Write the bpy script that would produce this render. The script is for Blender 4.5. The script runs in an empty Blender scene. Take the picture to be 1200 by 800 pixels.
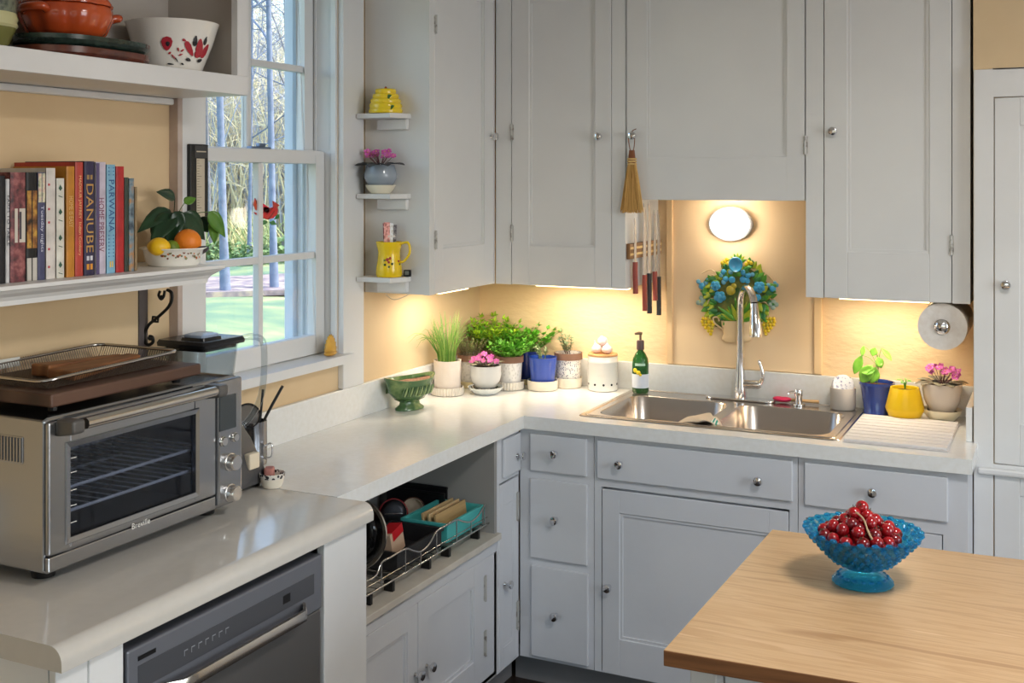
import bpy, bmesh, math, random
from mathutils import Vector, Matrix
from math import sin, cos, pi, radians, sqrt
rnd = random.Random(11)
scene = bpy.context.scene
COL = scene.collection

# ------------------------------------------------------------------ camera
TH = radians(25.75); FPX = 1333.0; HZ = 213.0
CAM = Vector((2.093, -4.042, 1.685))
cd = bpy.data.cameras.new('camera'); cam = bpy.data.objects.new('camera', cd); COL.objects.link(cam)
cam.location = CAM; cam.rotation_euler = (pi/2, 0, TH)
cd.sensor_width = 36.0; cd.lens = FPX/1200*36.0; cd.shift_y = (HZ-400)/1200.0
cd.clip_start = .05; cd.clip_end = 400
scene.camera = cam

# ------------------------------------------------------------------ exposure, world, sun, large lights
vs = scene.view_settings
vs.view_transform = 'Standard'; vs.look = 'None'; vs.gamma = 1.0; vs.use_curve_mapping = False
vs.exposure = 0.08
scene.display_settings.display_device = 'sRGB'
try:
    scene.cycles.use_denoising = True
    scene.cycles.max_bounces = 10; scene.cycles.transparent_max_bounces = 24
    scene.cycles.diffuse_bounces = 5; scene.cycles.glossy_bounces = 5
    scene.cycles.sample_clamp_indirect = 6.0
    scene.cycles.caustics_reflective = False; scene.cycles.caustics_refractive = False
except Exception:
    pass
w = bpy.data.worlds.new('sky'); scene.world = w; w.use_nodes = True
nt = w.node_tree; nt.nodes.clear()
wo = nt.nodes.new('ShaderNodeOutputWorld'); wb = nt.nodes.new('ShaderNodeBackground')
sk = nt.nodes.new('ShaderNodeTexSky'); sk.sky_type = 'NISHITA'; sk.sun_disc = False
sk.sun_elevation = radians(38); sk.sun_rotation = radians(60); sk.air_density = 1.5; sk.dust_density = 2.0; sk.ozone_density = 3.0
wb.inputs['Strength'].default_value = 0.62
nt.links.new(sk.outputs['Color'], wb.inputs['Color']); nt.links.new(wb.outputs[0], wo.inputs[0])
def lamp(name, kind, loc, energy, color, rot=(0, 0, 0), **kw):
    d = bpy.data.lights.new(name, kind); d.energy = energy; d.color = color
    for k, v in kw.items(): setattr(d, k, v)
    o = bpy.data.objects.new(name, d); COL.objects.link(o); o.location = loc; o.rotation_euler = rot
    return o
# the sun stands behind the house and lights the garden
lamp('sun', 'SUN', (8, 6, 12), 3.6, (1.0, .93, .80), (radians(50), 0, radians(125)), angle=radians(.6))
# added room fill: area lights at made-up openings behind and beside the camera
lamp('fill_light_rear', 'AREA', (2.6, -6.35, 1.55), 100, (.88, .91, 1.0), (radians(90), 0, pi), shape='RECTANGLE', size=2.6, size_y=1.5)
lamp('fill_light_side', 'AREA', (4.95, -2.6, 1.55), 46, (.82, .90, 1.0), (radians(90), 0, radians(90)), shape='RECTANGLE', size=1.8, size_y=1.5)
# added overhead room fill under an out-of-view fixture
lamp('fill_light_ceiling', 'AREA', (2.3, -2.3, 2.50), 25, (1.0, .97, .94), (0, 0, 0), shape='DISK', size=.45)

# ------------------------------------------------------------------ pixel -> place helpers (the surface gives the distance)
def ray(u, v):
    a = (u-600)/FPX
    return Vector((-sin(TH)+a*cos(TH), cos(TH)+a*sin(TH), -(v-HZ)/FPX))
def on(u, v, ax, val):
    d = ray(u, v); return CAM+d*((val-CAM[ax])/d[ax])
def PX(u, v, x=0.): return on(u, v, 0, x)
def PY(u, v, y=0.): return on(u, v, 1, y)
def PZ(u, v, z=.91): return on(u, v, 2, z)
def depth(p): d = Vector(p)-CAM; return -d.x*sin(TH)+d.y*cos(TH)
def mpp(p): return depth(p)/FPX
def stand(u, vb, rpx, z=.9115):      # centre of a round foot whose front touches pixel row vb
    return PZ(u, vb-rpx*(vb-HZ)/FPX, z)

# ------------------------------------------------------------------ materials
def lin(c):
    return tuple(((x/255)/12.92 if x/255 <= .04045 else ((x/255+.055)/1.055)**2.4) for x in c)
MATS = {}
def mat(name, col, rough=.5, metal=0., var=None, bump=None, coat=0., emit=0., spec=.5, trans=0., ior=1.45, sss=0., stretch=(1, 1, 1), alpha=1., aniso=0.):
    if name in MATS: return MATS[name]
    m = bpy.data.materials.new(name); m.use_nodes = True; MATS[name] = m
    N = m.node_tree.nodes; L = m.node_tree.links; b = N['Principled BSDF']
    c = lin(col)+(1,)
    b.inputs['Base Color'].default_value = c; b.inputs['Roughness'].default_value = rough; b.inputs['Metallic'].default_value = metal
    b.inputs['Specular IOR Level'].default_value = spec; b.inputs['IOR'].default_value = ior
    if coat: b.inputs['Coat Weight'].default_value = coat; b.inputs['Coat Roughness'].default_value = .08
    if trans: b.inputs['Transmission Weight'].default_value = trans
    if sss: b.inputs['Subsurface Weight'].default_value = sss; b.inputs['Subsurface Scale'].default_value = .01
    if emit: b.inputs['Emission Color'].default_value = c; b.inputs['Emission Strength'].default_value = emit
    if alpha < 1: b.inputs['Alpha'].default_value = alpha
    if aniso: b.inputs['Anisotropic'].default_value = aniso
    if var or bump:
        tc = N.new('ShaderNodeTexCoord'); mp = N.new('ShaderNodeMapping'); mp.inputs['Scale'].default_value = stretch
        L.new(tc.outputs['Object'], mp.inputs[0])
        if var:      # (scale, second colour, lo, hi)
            nz = N.new('ShaderNodeTexNoise'); nz.inputs['Scale'].default_value = var[0]; nz.inputs['Detail'].default_value = 5
            L.new(mp.outputs[0], nz.inputs['Vector'])
            rp = N.new('ShaderNodeValToRGB'); rp.color_ramp.elements[0].color = c; rp.color_ramp.elements[1].color = lin(var[1])+(1,)
            rp.color_ramp.elements[0].position = var[2] if len(var) > 2 else .35; rp.color_ramp.elements[1].position = var[3] if len(var) > 3 else .7
            L.new(nz.outputs[0], rp.inputs[0]); L.new(rp.outputs[0], b.inputs['Base Color'])
            if emit: L.new(rp.outputs[0], b.inputs['Emission Color'])
        if bump:     # (scale, strength)
            n2 = N.new('ShaderNodeTexNoise'); n2.inputs['Scale'].default_value = bump[0]; n2.inputs['Detail'].default_value = 4
            L.new(mp.outputs[0], n2.inputs['Vector'])
            bp = N.new('ShaderNodeBump'); bp.inputs['Strength'].default_value = bump[1]; bp.inputs['Distance'].default_value = .004
            L.new(n2.outputs[0], bp.inputs['Height']); L.new(bp.outputs[0], b.inputs['Normal'])
    return m
def ramp_mat(name, kind, scale, stops, rough=.5, stretch=(1, 1, 1), distort=0., bump=0., const=False, rnd_in=1., coat=0.):
    """procedural pattern: kind voronoi/wave/noise through a colour ramp"""
    if name in MATS: return MATS[name]
    m = bpy.data.materials.new(name); m.use_nodes = True; MATS[name] = m
    N = m.node_tree.nodes; L = m.node_tree.links; b = N['Principled BSDF']; b.inputs['Roughness'].default_value = rough
    if coat: b.inputs['Coat Weight'].default_value = coat
    tc = N.new('ShaderNodeTexCoord'); mp = N.new('ShaderNodeMapping'); mp.inputs['Scale'].default_value = stretch
    L.new(tc.outputs['Object'], mp.inputs[0])
    if kind == 'voronoi':
        t = N.new('ShaderNodeTexVoronoi'); t.inputs['Scale'].default_value = scale; t.inputs['Randomness'].default_value = rnd_in; out = t.outputs['Distance']
    elif kind == 'wave':
        t = N.new('ShaderNodeTexWave'); t.inputs['Scale'].default_value = scale; t.inputs['Distortion'].default_value = distort; t.inputs['Detail'].default_value = 3; t.inputs['Detail Scale'].default_value = 1.5; out = t.outputs['Fac']
    else:
        t = N.new('ShaderNodeTexNoise'); t.inputs['Scale'].default_value = scale; t.inputs['Detail'].default_value = 6; t.inputs['Distortion'].default_value = distort; out = t.outputs[0]
    L.new(mp.outputs[0], t.inputs['Vector'])
    rp = N.new('ShaderNodeValToRGB'); cr = rp.color_ramp
    if const: cr.interpolation = 'CONSTANT'
    while len(cr.elements) < len(stops): cr.elements.new(.5)
    for e, (p, c) in zip(cr.elements, stops): e.position = p; e.color = lin(c)+(1,)
    L.new(out, rp.inputs[0]); L.new(rp.outputs[0], b.inputs['Base Color'])
    if bump:
        bp = N.new('ShaderNodeBump'); bp.inputs['Strength'].default_value = bump; bp.inputs['Distance'].default_value = .003
        L.new(out, bp.inputs['Height']); L.new(bp.outputs[0], b.inputs['Normal'])
    return m
def clear_glass(name, tint=(255, 255, 255), refl=.9, rough=.02, ior=1.45):
    if name in MATS: return MATS[name]
    m = bpy.data.materials.new(name); m.use_nodes = True; MATS[name] = m
    N = m.node_tree.nodes; L = m.node_tree.links; N.clear()
    o = N.new('ShaderNodeOutputMaterial'); t = N.new('ShaderNodeBsdfTransparent'); g = N.new('ShaderNodeBsdfGlossy'); x = N.new('ShaderNodeMixShader'); f = N.new('ShaderNodeLayerWeight')
    pw = N.new('ShaderNodeMath'); pw.operation = 'POWER'; pw.inputs[1].default_value = 4.
    mu = N.new('ShaderNodeMath'); mu.operation = 'MULTIPLY_ADD'; mu.inputs[1].default_value = refl; mu.inputs[2].default_value = .045*refl
    t.inputs[0].default_value = lin(tint)+(1,); g.inputs['Roughness'].default_value = rough; f.inputs[0].default_value = .5
    L.new(f.outputs['Facing'], pw.inputs[0]); L.new(pw.outputs[0], mu.inputs[0]); L.new(mu.outputs[0], x.inputs[0]); L.new(t.outputs[0], x.inputs[1]); L.new(g.outputs[0], x.inputs[2]); L.new(x.outputs[0], o.inputs[0])
    return m

PAINT = mat('white_paint', (226, 225, 224), .38, bump=(60, .05), var=(3, (216, 215, 214)))
PAINT_UP = mat('cabinet_paint', (222, 221, 219), .42, bump=(45, .06), var=(2.5, (213, 212, 211)))
PAINT_LOW = mat('low_cabinet_paint', (215, 216, 220), .40, bump=(40, .10), var=(3, (204, 206, 212)))
WALLP = mat('peach_wall_paint', (241, 211, 168), .85, bump=(30, .7), var=(4, (236, 204, 158)), stretch=(1, 1, 2.2))
WALLT = mat('tan_wall_paint', (222, 196, 158), .85, bump=(18, .25), var=(3, (214, 187, 148)))
CEILM = mat('ceiling_white', (238, 236, 230), .9)
LAM = mat('white_laminate', (230, 230, 229), .16, var=(60, (225, 224, 221)), spec=.5)
LAM2 = mat('grey_white_laminate', (198, 193, 186), .10, var=(40, (195, 190, 183)), spec=1.)
CHROME = mat('chrome', (225, 225, 228), .08, 1.)
STEEL = mat('brushed_steel', (188, 182, 176), .28, 1., bump=(90, .05), stretch=(1, .05, 1))
SINKST = mat('sink_steel', (205, 196, 188), .24, 1., bump=(120, .04), stretch=(.06, 1, 1))
DSTEEL = mat('dark_stainless', (112, 110, 109), .38, .55, bump=(90, .04), stretch=(1, 1, .05))
BLACKP = mat('black_plastic', (18, 18, 20), .35)
DARK = mat('dark_gap', (12, 11, 10), .8)
IRON = mat('black_iron', (14, 13, 13), .5)
WHITEC = mat('white_ceramic', (240, 236, 228), .18, coat=.4)
CREAMC = mat('cream_ceramic', (232, 222, 205), .35)
TERRA = mat('raw_clay', (150, 112, 88), .85, bump=(60, .2))
SOIL = mat('soil', (74, 50, 36), .95, var=(120, (120, 88, 62)), bump=(120, 1.))
GLASS = clear_glass('window_glass', refl=.6)

# ------------------------------------------------------------------ mesh builder
class B:
    def __init__(s): s.v = []; s.f = []; s.m = []
    def add(s, vs, fs, mi=0, mx=None):
        o = len(s.v)
        s.v += [tuple(mx @ Vector(p)) for p in vs] if mx is not None else [tuple(p) for p in vs]
        s.f += [tuple(i+o for i in f) for f in fs]; s.m += [mi]*len(fs); return s
    def box(s, x0, x1, y0, y1, z0, z1, mi=0, mx=None):
        if x0 > x1: x0, x1 = x1, x0
        if y0 > y1: y0, y1 = y1, y0
        if z0 > z1: z0, z1 = z1, z0
        return s.add([(x0,y0,z0),(x1,y0,z0),(x1,y1,z0),(x0,y1,z0),(x0,y0,z1),(x1,y0,z1),(x1,y1,z1),(x0,y1,z1)],
                     [(0,3,2,1),(4,5,6,7),(0,1,5,4),(1,2,6,5),(2,3,7,6),(3,0,4,7)], mi, mx)
    def lathe(s, prof, seg=24, c=(0, 0, 0), mi=0, fn=None, mx=None, a0=0.):
        vs = []; fs = []
        for r, z in prof:
            for k in range(seg):
                a = a0+2*pi*k/seg; rr = fn(r, z, a) if fn else r
                vs.append((c[0]+rr*cos(a), c[1]+rr*sin(a), c[2]+z))
        for i in range(len(prof)-1):
            for k in range(seg):
                a, b_ = i*seg+k, i*seg+(k+1) % seg
                fs.append((a, b_, b_+seg, a+seg))
        if prof[0][0] > 1e-6: fs.append(tuple(range(seg))[::-1]) if abs(prof[0][0]-prof[-1][0])+abs(prof[0][1]-prof[-1][1]) > 1e-7 else None
        if prof[-1][0] > 1e-6 and abs(prof[0][0]-prof[-1][0])+abs(prof[0][1]-prof[-1][1]) > 1e-7: fs.append(tuple((len(prof)-1)*seg+k for k in range(seg)))
        return s.add(vs, fs, mi, mx)
    def tube(s, pts, r, seg=8, mi=0, mx=None, caps=True):
        pts = [Vector(p) for p in pts]; n = len(pts); rs = r if isinstance(r, (list, tuple)) else [r]*n
        vs = []; fs = []; up = None
        for i, p in enumerate(pts):
            t = (pts[min(i+1, n-1)]-pts[max(i-1, 0)])
            if t.length < 1e-9: t = Vector((0, 0, 1))
            t.normalize()
            if up is None:
                up = Vector((0, 0, 1)) if abs(t.z) < .9 else Vector((1, 0, 0))
            a = t.cross(up); 
            if a.length < 1e-6: a = t.orthogonal()
            a.normalize(); b_ = a.cross(t).normalized(); up = b_
            for k in range(seg):
                q = 2*pi*k/seg; vs.append(p+(a*cos(q)+b_*sin(q))*rs[i])
        for i in range(n-1):
            for k in range(seg):
                a, b_ = i*seg+k, i*seg+(k+1) % seg; fs.append((a, b_, b_+seg, a+seg))
        if caps: fs.append(tuple(range(seg))[::-1]); fs.append(tuple((n-1)*seg+k for k in range(seg)))
        return s.add(vs, fs, mi, mx)
    def ball(s, c, r, seg=12, rings=8, mi=0, mx=None, fn=None):
        if not isinstance(r, (list, tuple)): r = (r, r, r)
        vs = [(0, 0, -1)]
        for i in range(1, rings):
            t = pi*i/rings-pi/2
            for k in range(seg): a = 2*pi*k/seg; vs.append((cos(t)*cos(a), cos(t)*sin(a), sin(t)))
        vs.append((0, 0, 1)); fs = []
        for k in range(seg): fs.append((0, 1+(k+1) % seg, 1+k))
        for i in range(rings-2):
            for k in range(seg):
                a, b_ = 1+i*seg+k, 1+i*seg+(k+1) % seg; fs.append((a, b_, b_+seg, a+seg))
        t = len(vs)-1; o = 1+(rings-2)*seg
        for k in range(seg): fs.append((t, o+k, o+(k+1) % seg))
        if fn: vs = [tuple(Vector(q)*fn(Vector(q))) for q in vs]
        vs = [(c[0]+x*r[0], c[1]+y*r[1], c[2]+z*r[2]) for x, y, z in vs]
        return s.add(vs, fs, mi, mx)
    def prism(s, poly, lo, hi, axis='z', mi=0, mx=None):
        n = len(poly)
        def q(a, b_, c): return {'z': (a, b_, c), 'y': (a, c, b_), 'x': (c, a, b_)}[axis]
        vs = [q(a, b_, lo) for a, b_ in poly]+[q(a, b_, hi) for a, b_ in poly]
        fs = [tuple(range(n))[::-1], tuple(range(n, 2*n))]+[(i, (i+1) % n, (i+1) % n+n, i+n) for i in range(n)]
        return s.add(vs, fs, mi, mx)
    def loft(s, rings, mi=0, cap0=True, cap1=True, mx=None):
        n = len(rings[0]); vs = [p for r in rings for p in r]; fs = []
        for i in range(len(rings)-1):
            for k in range(n):
                a, b_ = i*n+k, i*n+(k+1) % n; fs.append((a, b_, b_+n, a+n))
        if cap0: fs.append(tuple(range(n))[::-1])
        if cap1: fs.append(tuple((len(rings)-1)*n+k for k in range(n)))
        return s.add(vs, fs, mi, mx)
    def done(s, name, mats, parent=None, world=False, smooth=None, bevel=0., seg=2, loc=None, rot=None, recalc=True, label=None, cat=None, group=None, kind=None, sub=0, solid=0., data_only=False):
        me = bpy.data.meshes.new(name)
        root = parent
        while root is not None and root.parent is not None: root = root.parent
        off = Vector(root.location) if (world and root is not None) else Vector((0, 0, 0))
        vs = [tuple(Vector(p)-off) for p in s.v] if world else s.v
        me.from_pydata(vs, [], s.f)
        if not isinstance(mats, (list, tuple)): mats = [mats]
        for m in mats: me.materials.append(m)
        if len(mats) > 1: me.polygons.foreach_set('material_index', s.m)
        bm = bmesh.new(); bm.from_mesh(me)
        bmesh.ops.remove_doubles(bm, verts=bm.verts, dist=1e-6)
        if recalc: bmesh.ops.recalc_face_normals(bm, faces=bm.faces)
        bm.to_mesh(me); bm.free()
        if smooth is not None:
            me.shade_smooth()
            if smooth < 180: me.set_sharp_from_angle(angle=radians(smooth))
        if data_only: return me
        o = link(name, me, parent)
        if loc is not None: o.location = loc
        if rot is not None: o.rotation_euler = rot
        if solid: md = o.modifiers.new('thick', 'SOLIDIFY'); md.thickness = solid; md.offset = 0
        if bevel:
            md = o.modifiers.new('edge', 'BEVEL'); md.width = bevel; md.segments = seg; md.limit_method = 'ANGLE'; md.angle_limit = radians(40)
        if sub: md = o.modifiers.new('sub', 'SUBSURF'); md.levels = sub; md.render_levels = sub
        tag(o, label, cat, group, kind)
        return o
def link(name, data, parent=None):
    o = bpy.data.objects.new(name, data); COL.objects.link(o)
    if parent is not None: o.parent = parent
    return o
def tag(o, label=None, cat=None, group=None, kind=None):
    if label: o['label'] = label
    if cat: o['category'] = cat
    if group: o['group'] = group
    if kind: o['kind'] = kind
    return o
def thing(name, label, cat, loc=(0, 0, 0), rz=0., group=None, kind=None):
    o = link(name, None); o.location = loc; o.rotation_euler = (0, 0, rz); o.empty_display_size = .05
    return tag(o, label, cat, group, kind)
def copy_tree(o, parent=None):
    c = o.copy(); COL.objects.link(c)
    if parent is not None: c.parent = parent
    for ch in o.children: copy_tree(ch, c)
    return c
def bx(name, x0, x1, y0, y1, z0, z1, m, parent=None, bevel=0., **kw):
    return B().box(x0, x1, y0, y1, z0, z1).done(name, m, parent, world=True, bevel=bevel, **kw)
def rrect(x0, x1, y0, y1, r, n=5):
    out = []
    for cx, cy, a in ((x1-r, y1-r, 0), (x0+r, y1-r, pi/2), (x0+r, y0+r, pi), (x1-r, y0+r, 3*pi/2)):
        for k in range(n+1): t = a+pi/2*k/n; out.append((cx+r*cos(t), cy+r*sin(t)))
    return out
def arc(c, r, a0, a1, n): return [(c[0]+r*cos(a0+(a1-a0)*k/n), c[1]+r*sin(a0+(a1-a0)*k/n)) for k in range(n+1)]
def spline(pts, n=6):
    P = [Vector(p) for p in pts]; out = []
    for i in range(len(P)-1):
        p0, p1, p2, p3 = P[max(i-1, 0)], P[i], P[i+1], P[min(i+2, len(P)-1)]
        for k in range(n):
            t = k/n; out.append(.5*((2*p1)+(p2-p0)*t+(2*p0-5*p1+4*p2-p3)*t*t+(3*p1-p0-3*p2+p3)*t**3))
    out.append(P[-1]); return out
def letters(txt, length, height, mx, m, parent, name='lettering', depth_=.0003, font_shear=0.):
    """flat print: a text centred on mx, fitted to length x height (metres), x along the line, z out of the surface"""
    cu = bpy.data.curves.new(name, 'FONT'); cu.body = txt; cu.size = 1.; cu.align_x = 'CENTER'; cu.align_y = 'CENTER'; cu.extrude = 0.; cu.shear = font_shear; cu.resolution_u = 2
    o = bpy.data.objects.new(name, cu); COL.objects.link(o)
    bpy.context.view_layer.update()
    d = o.dimensions; sx = length/max(d.x, 1e-4); sy = height/max(d.y, 1e-4)
    dg = bpy.context.evaluated_depsgraph_get()
    me = bpy.data.meshes.new_from_object(o.evaluated_get(dg)); bpy.data.objects.remove(o); bpy.data.curves.remove(cu)
    xs = [v.co.x for v in me.vertices]; ys = [v.co.y for v in me.vertices]
    if not xs: return None
    cx = (min(xs)+max(xs))/2; cy = (min(ys)+max(ys))/2
    for v in me.vertices: v.co = mx @ Vector(((v.co.x-cx)*sx, (v.co.y-cy)*sy, depth_))
    me.materials.clear(); me.materials.append(m)
    return link(name, me, parent)
def axes(o, x, y, z):      # matrix from an origin and the directions of its axes
    x, y, z = Vector(x), Vector(y), Vector(z)
    return Matrix(((x.x, y.x, z.x, o[0]), (x.y, y.y, z.y, o[1]), (x.z, y.z, z.z, o[2]), (0, 0, 0, 1)))
# ================================================================== the room
CT = .91
floor = bx('floor', -.0, 5., -6.4, 0, -.06, 0, mat('dark_floor', (52, 40, 34), .35, var=(6, (36, 28, 24)), stretch=(1, 6, 1)), kind='structure')
bx('ceiling', -.15, 5., -6.4, .1, 2.6, 2.66, CEILM, kind='structure')
wr = thing('wall_back', None, None, (0, 0, 0), kind='structure')
bx('plaster', -.15, 1.90, 0, .1, 0, 2.6, WALLP, wr)
bx('wall_alcove', 1.858, 5., -.385, 0., 0, 2.6, WALLT, kind='structure')
# smoother board behind the sink with its two battens
bx('wall_panel', .80, 1.335, -.006, 0., 1.015, 1.63, mat('peach_board', (242, 211, 170), .7), wr)
bx('trim_1', .782, .806, -.016, 0., 1.015, 1.63, mat('peach_trim', (238, 203, 155), .6), kind='structure', bevel=.003)
bx('trim_2', 1.318, 1.346, -.016, 0., 1.015, 1.63, MATS['peach_trim'], kind='structure', bevel=.003)
WY0, WY1, WZ0, WZ1 = -1.642, -.992, 1.105, 2.40       # window opening
wl = thing('wall_left', None, None, (0, 0, 0), kind='structure')
b = B().box(-.15, 0, -6.4, WY0, 0, 2.6).box(-.15, 0, WY1, 0, 0, 2.6).box(-.15, 0, WY0, WY1, 0, WZ0).box(-.15, 0, WY0, WY1, WZ1, 2.6)
b.done('plaster', WALLT, wl)
# unseen rear and side walls, each with an opening added for the fill light
b = B().box(-.15, 1.3, -6.5, -6.4, 0, 2.6).box(3.9, 5.1, -6.5, -6.4, 0, 2.6).box(1.3, 3.9, -6.5, -6.4, 0, .8).box(1.3, 3.9, -6.5, -6.4, 2.3, 2.6)
b.done('wall_front', CEILM, kind='structure')
b = B().box(5., 5.1, -6.4, -3.5, 0, 2.6).box(5., 5.1, -1.7, .1, 0, 2.6).box(5., 5.1, -3.5, -1.7, 0, .8).box(5., 5.1, -3.5, -1.7, 2.3, 2.6)
b.done('wall_right', CEILM, kind='structure')
c = thing('fill_ceiling_lamp', 'added flush ceiling lamp out of view, glowing shade for the room fill', 'lamp', (2.3, -2.3, 2.6))  # made-up fixture, added to carry the overhead room fill
B().lathe([(.0, 0), (.27, 0), (.27, -.03), (.0, -.03)], 32).done('base', CHROME, c, smooth=40)
B().lathe([(.0, -.03), (.25, -.03), (.25, -.05), (.15, -.07), (0, -.075)], 32).done('shade', mat('fill_lamp_glass', (255, 240, 215), .3, emit=2.), c, smooth=60)

# ------------------------------------------------------------------ window
win = thing('window_1', None, None, (0, 0, 0), kind='structure')
WP = mat('window_paint', (222, 222, 222), .35, bump=(40, .05))
cs = B().box(0, .022, WY1, -.872, 1.0195, 2.40).done('casing', WP, win, bevel=.003)
cs = B().box(0, .022, -1.742, WY0, 0.92, 2.40).done('casing', WP, win, bevel=.003)
B().box(0, .03, -1.76, -1.742, 0.92, 2.50).done('casing_band', mat('aged_paint', (196, 180, 170), .6, var=(12, (170, 150, 140))), win, bevel=.002)
B().box(0, .022, -1.742, -.872, 2.40, 2.50).done('casing', WP, win, bevel=.003)
# jambs with the sash tracks
b = B()
for s, y in ((1, WY1), (-1, WY0)):
    b = B().box(-.149, -.001, y-s*.003, y+s*.001, 1.135, WZ1-.001)
    b.box(-.018, -.001, y-s*.012, y-s*.0025, 1.135, WZ1-.004); b.box(-.088, -.081, y-s*.0055, y-s*.0025, 1.135, WZ1-.004); b.box(-.149, -.128, y-s*.014, y-s*.0025, 1.135, WZ1-.004)
    b.done('jamb', WP, win)
B().box(-.149, -.001, WY0, WY1, WZ1-.003, WZ1+.001).done('head_jamb', WP, win)
B().box(-.160, .0225, WY0+.001, WY1-.001, 1.100, 1.134).box(0.0225, .048, -1.76, -.965, 1.107, 1.134).done('stool', WP, win)
B().box(-.24, -.15, WY0-.03, WY1+.03, 1.06, 1.10).done('outer_sill', mat('outer_paint', (205, 214, 226), .5), win, bevel=.004)
# outer casing and storm frame
b = B()
for s, y in ((1, WY1), (-1, WY0)):
    b.box(-.185, -.15, y-s*.035, y+s*.09, 1.08, 2.45)
b.box(-.185, -.15, WY0, WY1, 2.36, 2.45); b.done('outer_casing', MATS['outer_paint'], win, bevel=.003)
def sash(name, xf, xb, z0, z1, st, rb, rt, zm, lock=False):
    y0, y1 = WY0+.0065, WY1-.0065; xg = (xf+xb)/2
    f = B().box(xb, xf, y0, y0+st, z0, z1).box(xb, xf, y1-st, y1, z0, z1).box(xb, xf, y0+st, y1-st, z0, z0+rb).box(xb, xf, y0+st, y1-st, z1-rt, z1)
    f = f.done(name, WP, win, bevel=.004)
    ym = (y0+y1)/2
    B().box(xb+.006, xf-.004, ym-.011, ym+.011, z0+rb, z1-rt).done('muntin', WP, f, bevel=.004)
    B().box(xb+.006, xf-.004, y0+st, ym-.011, zm-.011, zm+.011).done('muntin', WP, f, bevel=.004)
    B().box(xb+.006, xf-.004, ym+.011, y1-st, zm-.011, zm+.011).done('muntin', WP, f, bevel=.004)
    for a, c_ in ((y0+st, ym-.011), (ym+.011, y1-st)):
        for p, q in ((z0+rb, zm-.011), (zm+.011, z1-rt)):
            B().box(xg-.0015, xg+.0015, a, c_, p, q).done('pane', GLASS, f)
    return f
ls = sash('lower_sash', -.046, -.080, 1.136, 1.782, .048, .062, .040, 1.452)
us = sash('upper_sash', -.090, -.124, 1.745, WZ1-.005, .048, .040, .055, 2.045)
B().box(-.07, -.05, -1.36, -1.27, 1.782, 1.790).box(-.065, -.05, -1.325, -1.295, 1.790, 1.800).done('sash_lock', mat('lock_metal', (120, 135, 160), .4, .8), ls, bevel=.002)

# ------------------------------------------------------------------ countertops, splashes
SX0, SX1, SY0, SY1 = .655, 1.494, -.553, -.024      # sink outline
hx0, hx1, hy0, hy1 = SX0+.02, SX1-.02, SY0+.02, SY1-.05
ct = thing('countertop', 'white laminate L-shaped countertop that carries the sink and the pots', 'countertop', (.9, -.3, .868))
b = B()
T0, T1 = .868, CT
b.box(.002, hx0, -.63, -.002, T0, T1); b.box(hx1, 1.871, -.63, -.386, T0, T1); b.box(hx1, 1.856, -.386, -.002, T0, T1)
b.box(hx0, hx1, -.63, hy0, T0, T1); b.box(hx0, hx1, hy1, -.002, T0, T1)
b.box(.002, .49, -1.708, -.63, T0, T1)
b.done('slab', [LAM], ct, world=True)
bx('backsplash', .002, .018, -1.70, -.02, CT, 1.018, LAM, ct, bevel=.002)
bx('backsplash', .002, 1.836, -.018, -.002, CT, 1.012, LAM, ct, bevel=.002)
bx('end_splash', 1.838, 1.856, -.396, -.0185, CT, 1.012, LAM, ct, bevel=.002)
nc = thing('countertop', 'rounded-edge countertop slab over the dishwasher, under the toaster oven', 'countertop', (.3, -2.2, .86))
pr = [(.002, .868), (.598, .868)]+arc((.570, .882), .028, 0, pi/2, 7)+[(.002, .91)]
B().prism(pr, -2.665, -1.712, 'y').done('slab', LAM2, nc, world=True, smooth=30)
bx('backsplash', .002, .018, -2.665, -1.712, CT, 1.018, LAM2, nc, bevel=.002)

# ------------------------------------------------------------------ cabinets
class Fr:      # a cabinet front: u along the face, w out of it
    def __init__(s, kind, pos): s.k = kind; s.p = pos
    def bb(s, b, u0, u1, w0, w1, z0, z1, mi=0):
        if s.k == 'y': return b.box(u0, u1, s.p-w1, s.p-w0, z0, z1, mi)
        return b.box(s.p+w0, s.p+w1, u0, u1, z0, z1, mi)
    def pt(s, u, w_, z): return (u, s.p-w_, z) if s.k == 'y' else (s.p+w_, u, z)
    def px(s, u, v): 
        q = PY(u, v, s.p) if s.k == 'y' else PX(u, v, s.p)
        return (q.x if s.k == 'y' else q.y), q.z
KNOB = CHROME
kb = None
def knob(fr, u, z, w0, parent):
    mx = Matrix.Translation(Vector(fr.pt(u, w0, z)))@(Matrix.Rotation(pi/2, 4, 'X') if fr.k == 'y' else Matrix.Rotation(pi/2, 4, 'Y'))
    B().lathe([(0, -.001), (.0075, -.001), (.0075, .002), (.0055, .005), (.005, .013), (.012, .018), (.0145, .023), (.0125, .028), (.006, .030), (0, .030)], 16, mx=mx).done('knob', KNOB, parent, world=True, smooth=50)
HINGE = mat('worn_hinge', (196, 194, 190), .45, .3, var=(60, (120, 112, 104), .5, .7))
def hinge(fr, u, z, w0, parent, h=.055):
    b = B(); fr.bb(b, u-.007, u+.007, w0, w0+.0025, z-h/2, z+h/2)
    q = fr.pt(u, w0+.004, 0)
    b.tube([(q[0], q[1], z-h/2-.003), (q[0], q[1], z+h/2+.003)], .004, 8)
    b.done('hinge', HINGE, parent, world=True)
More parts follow.
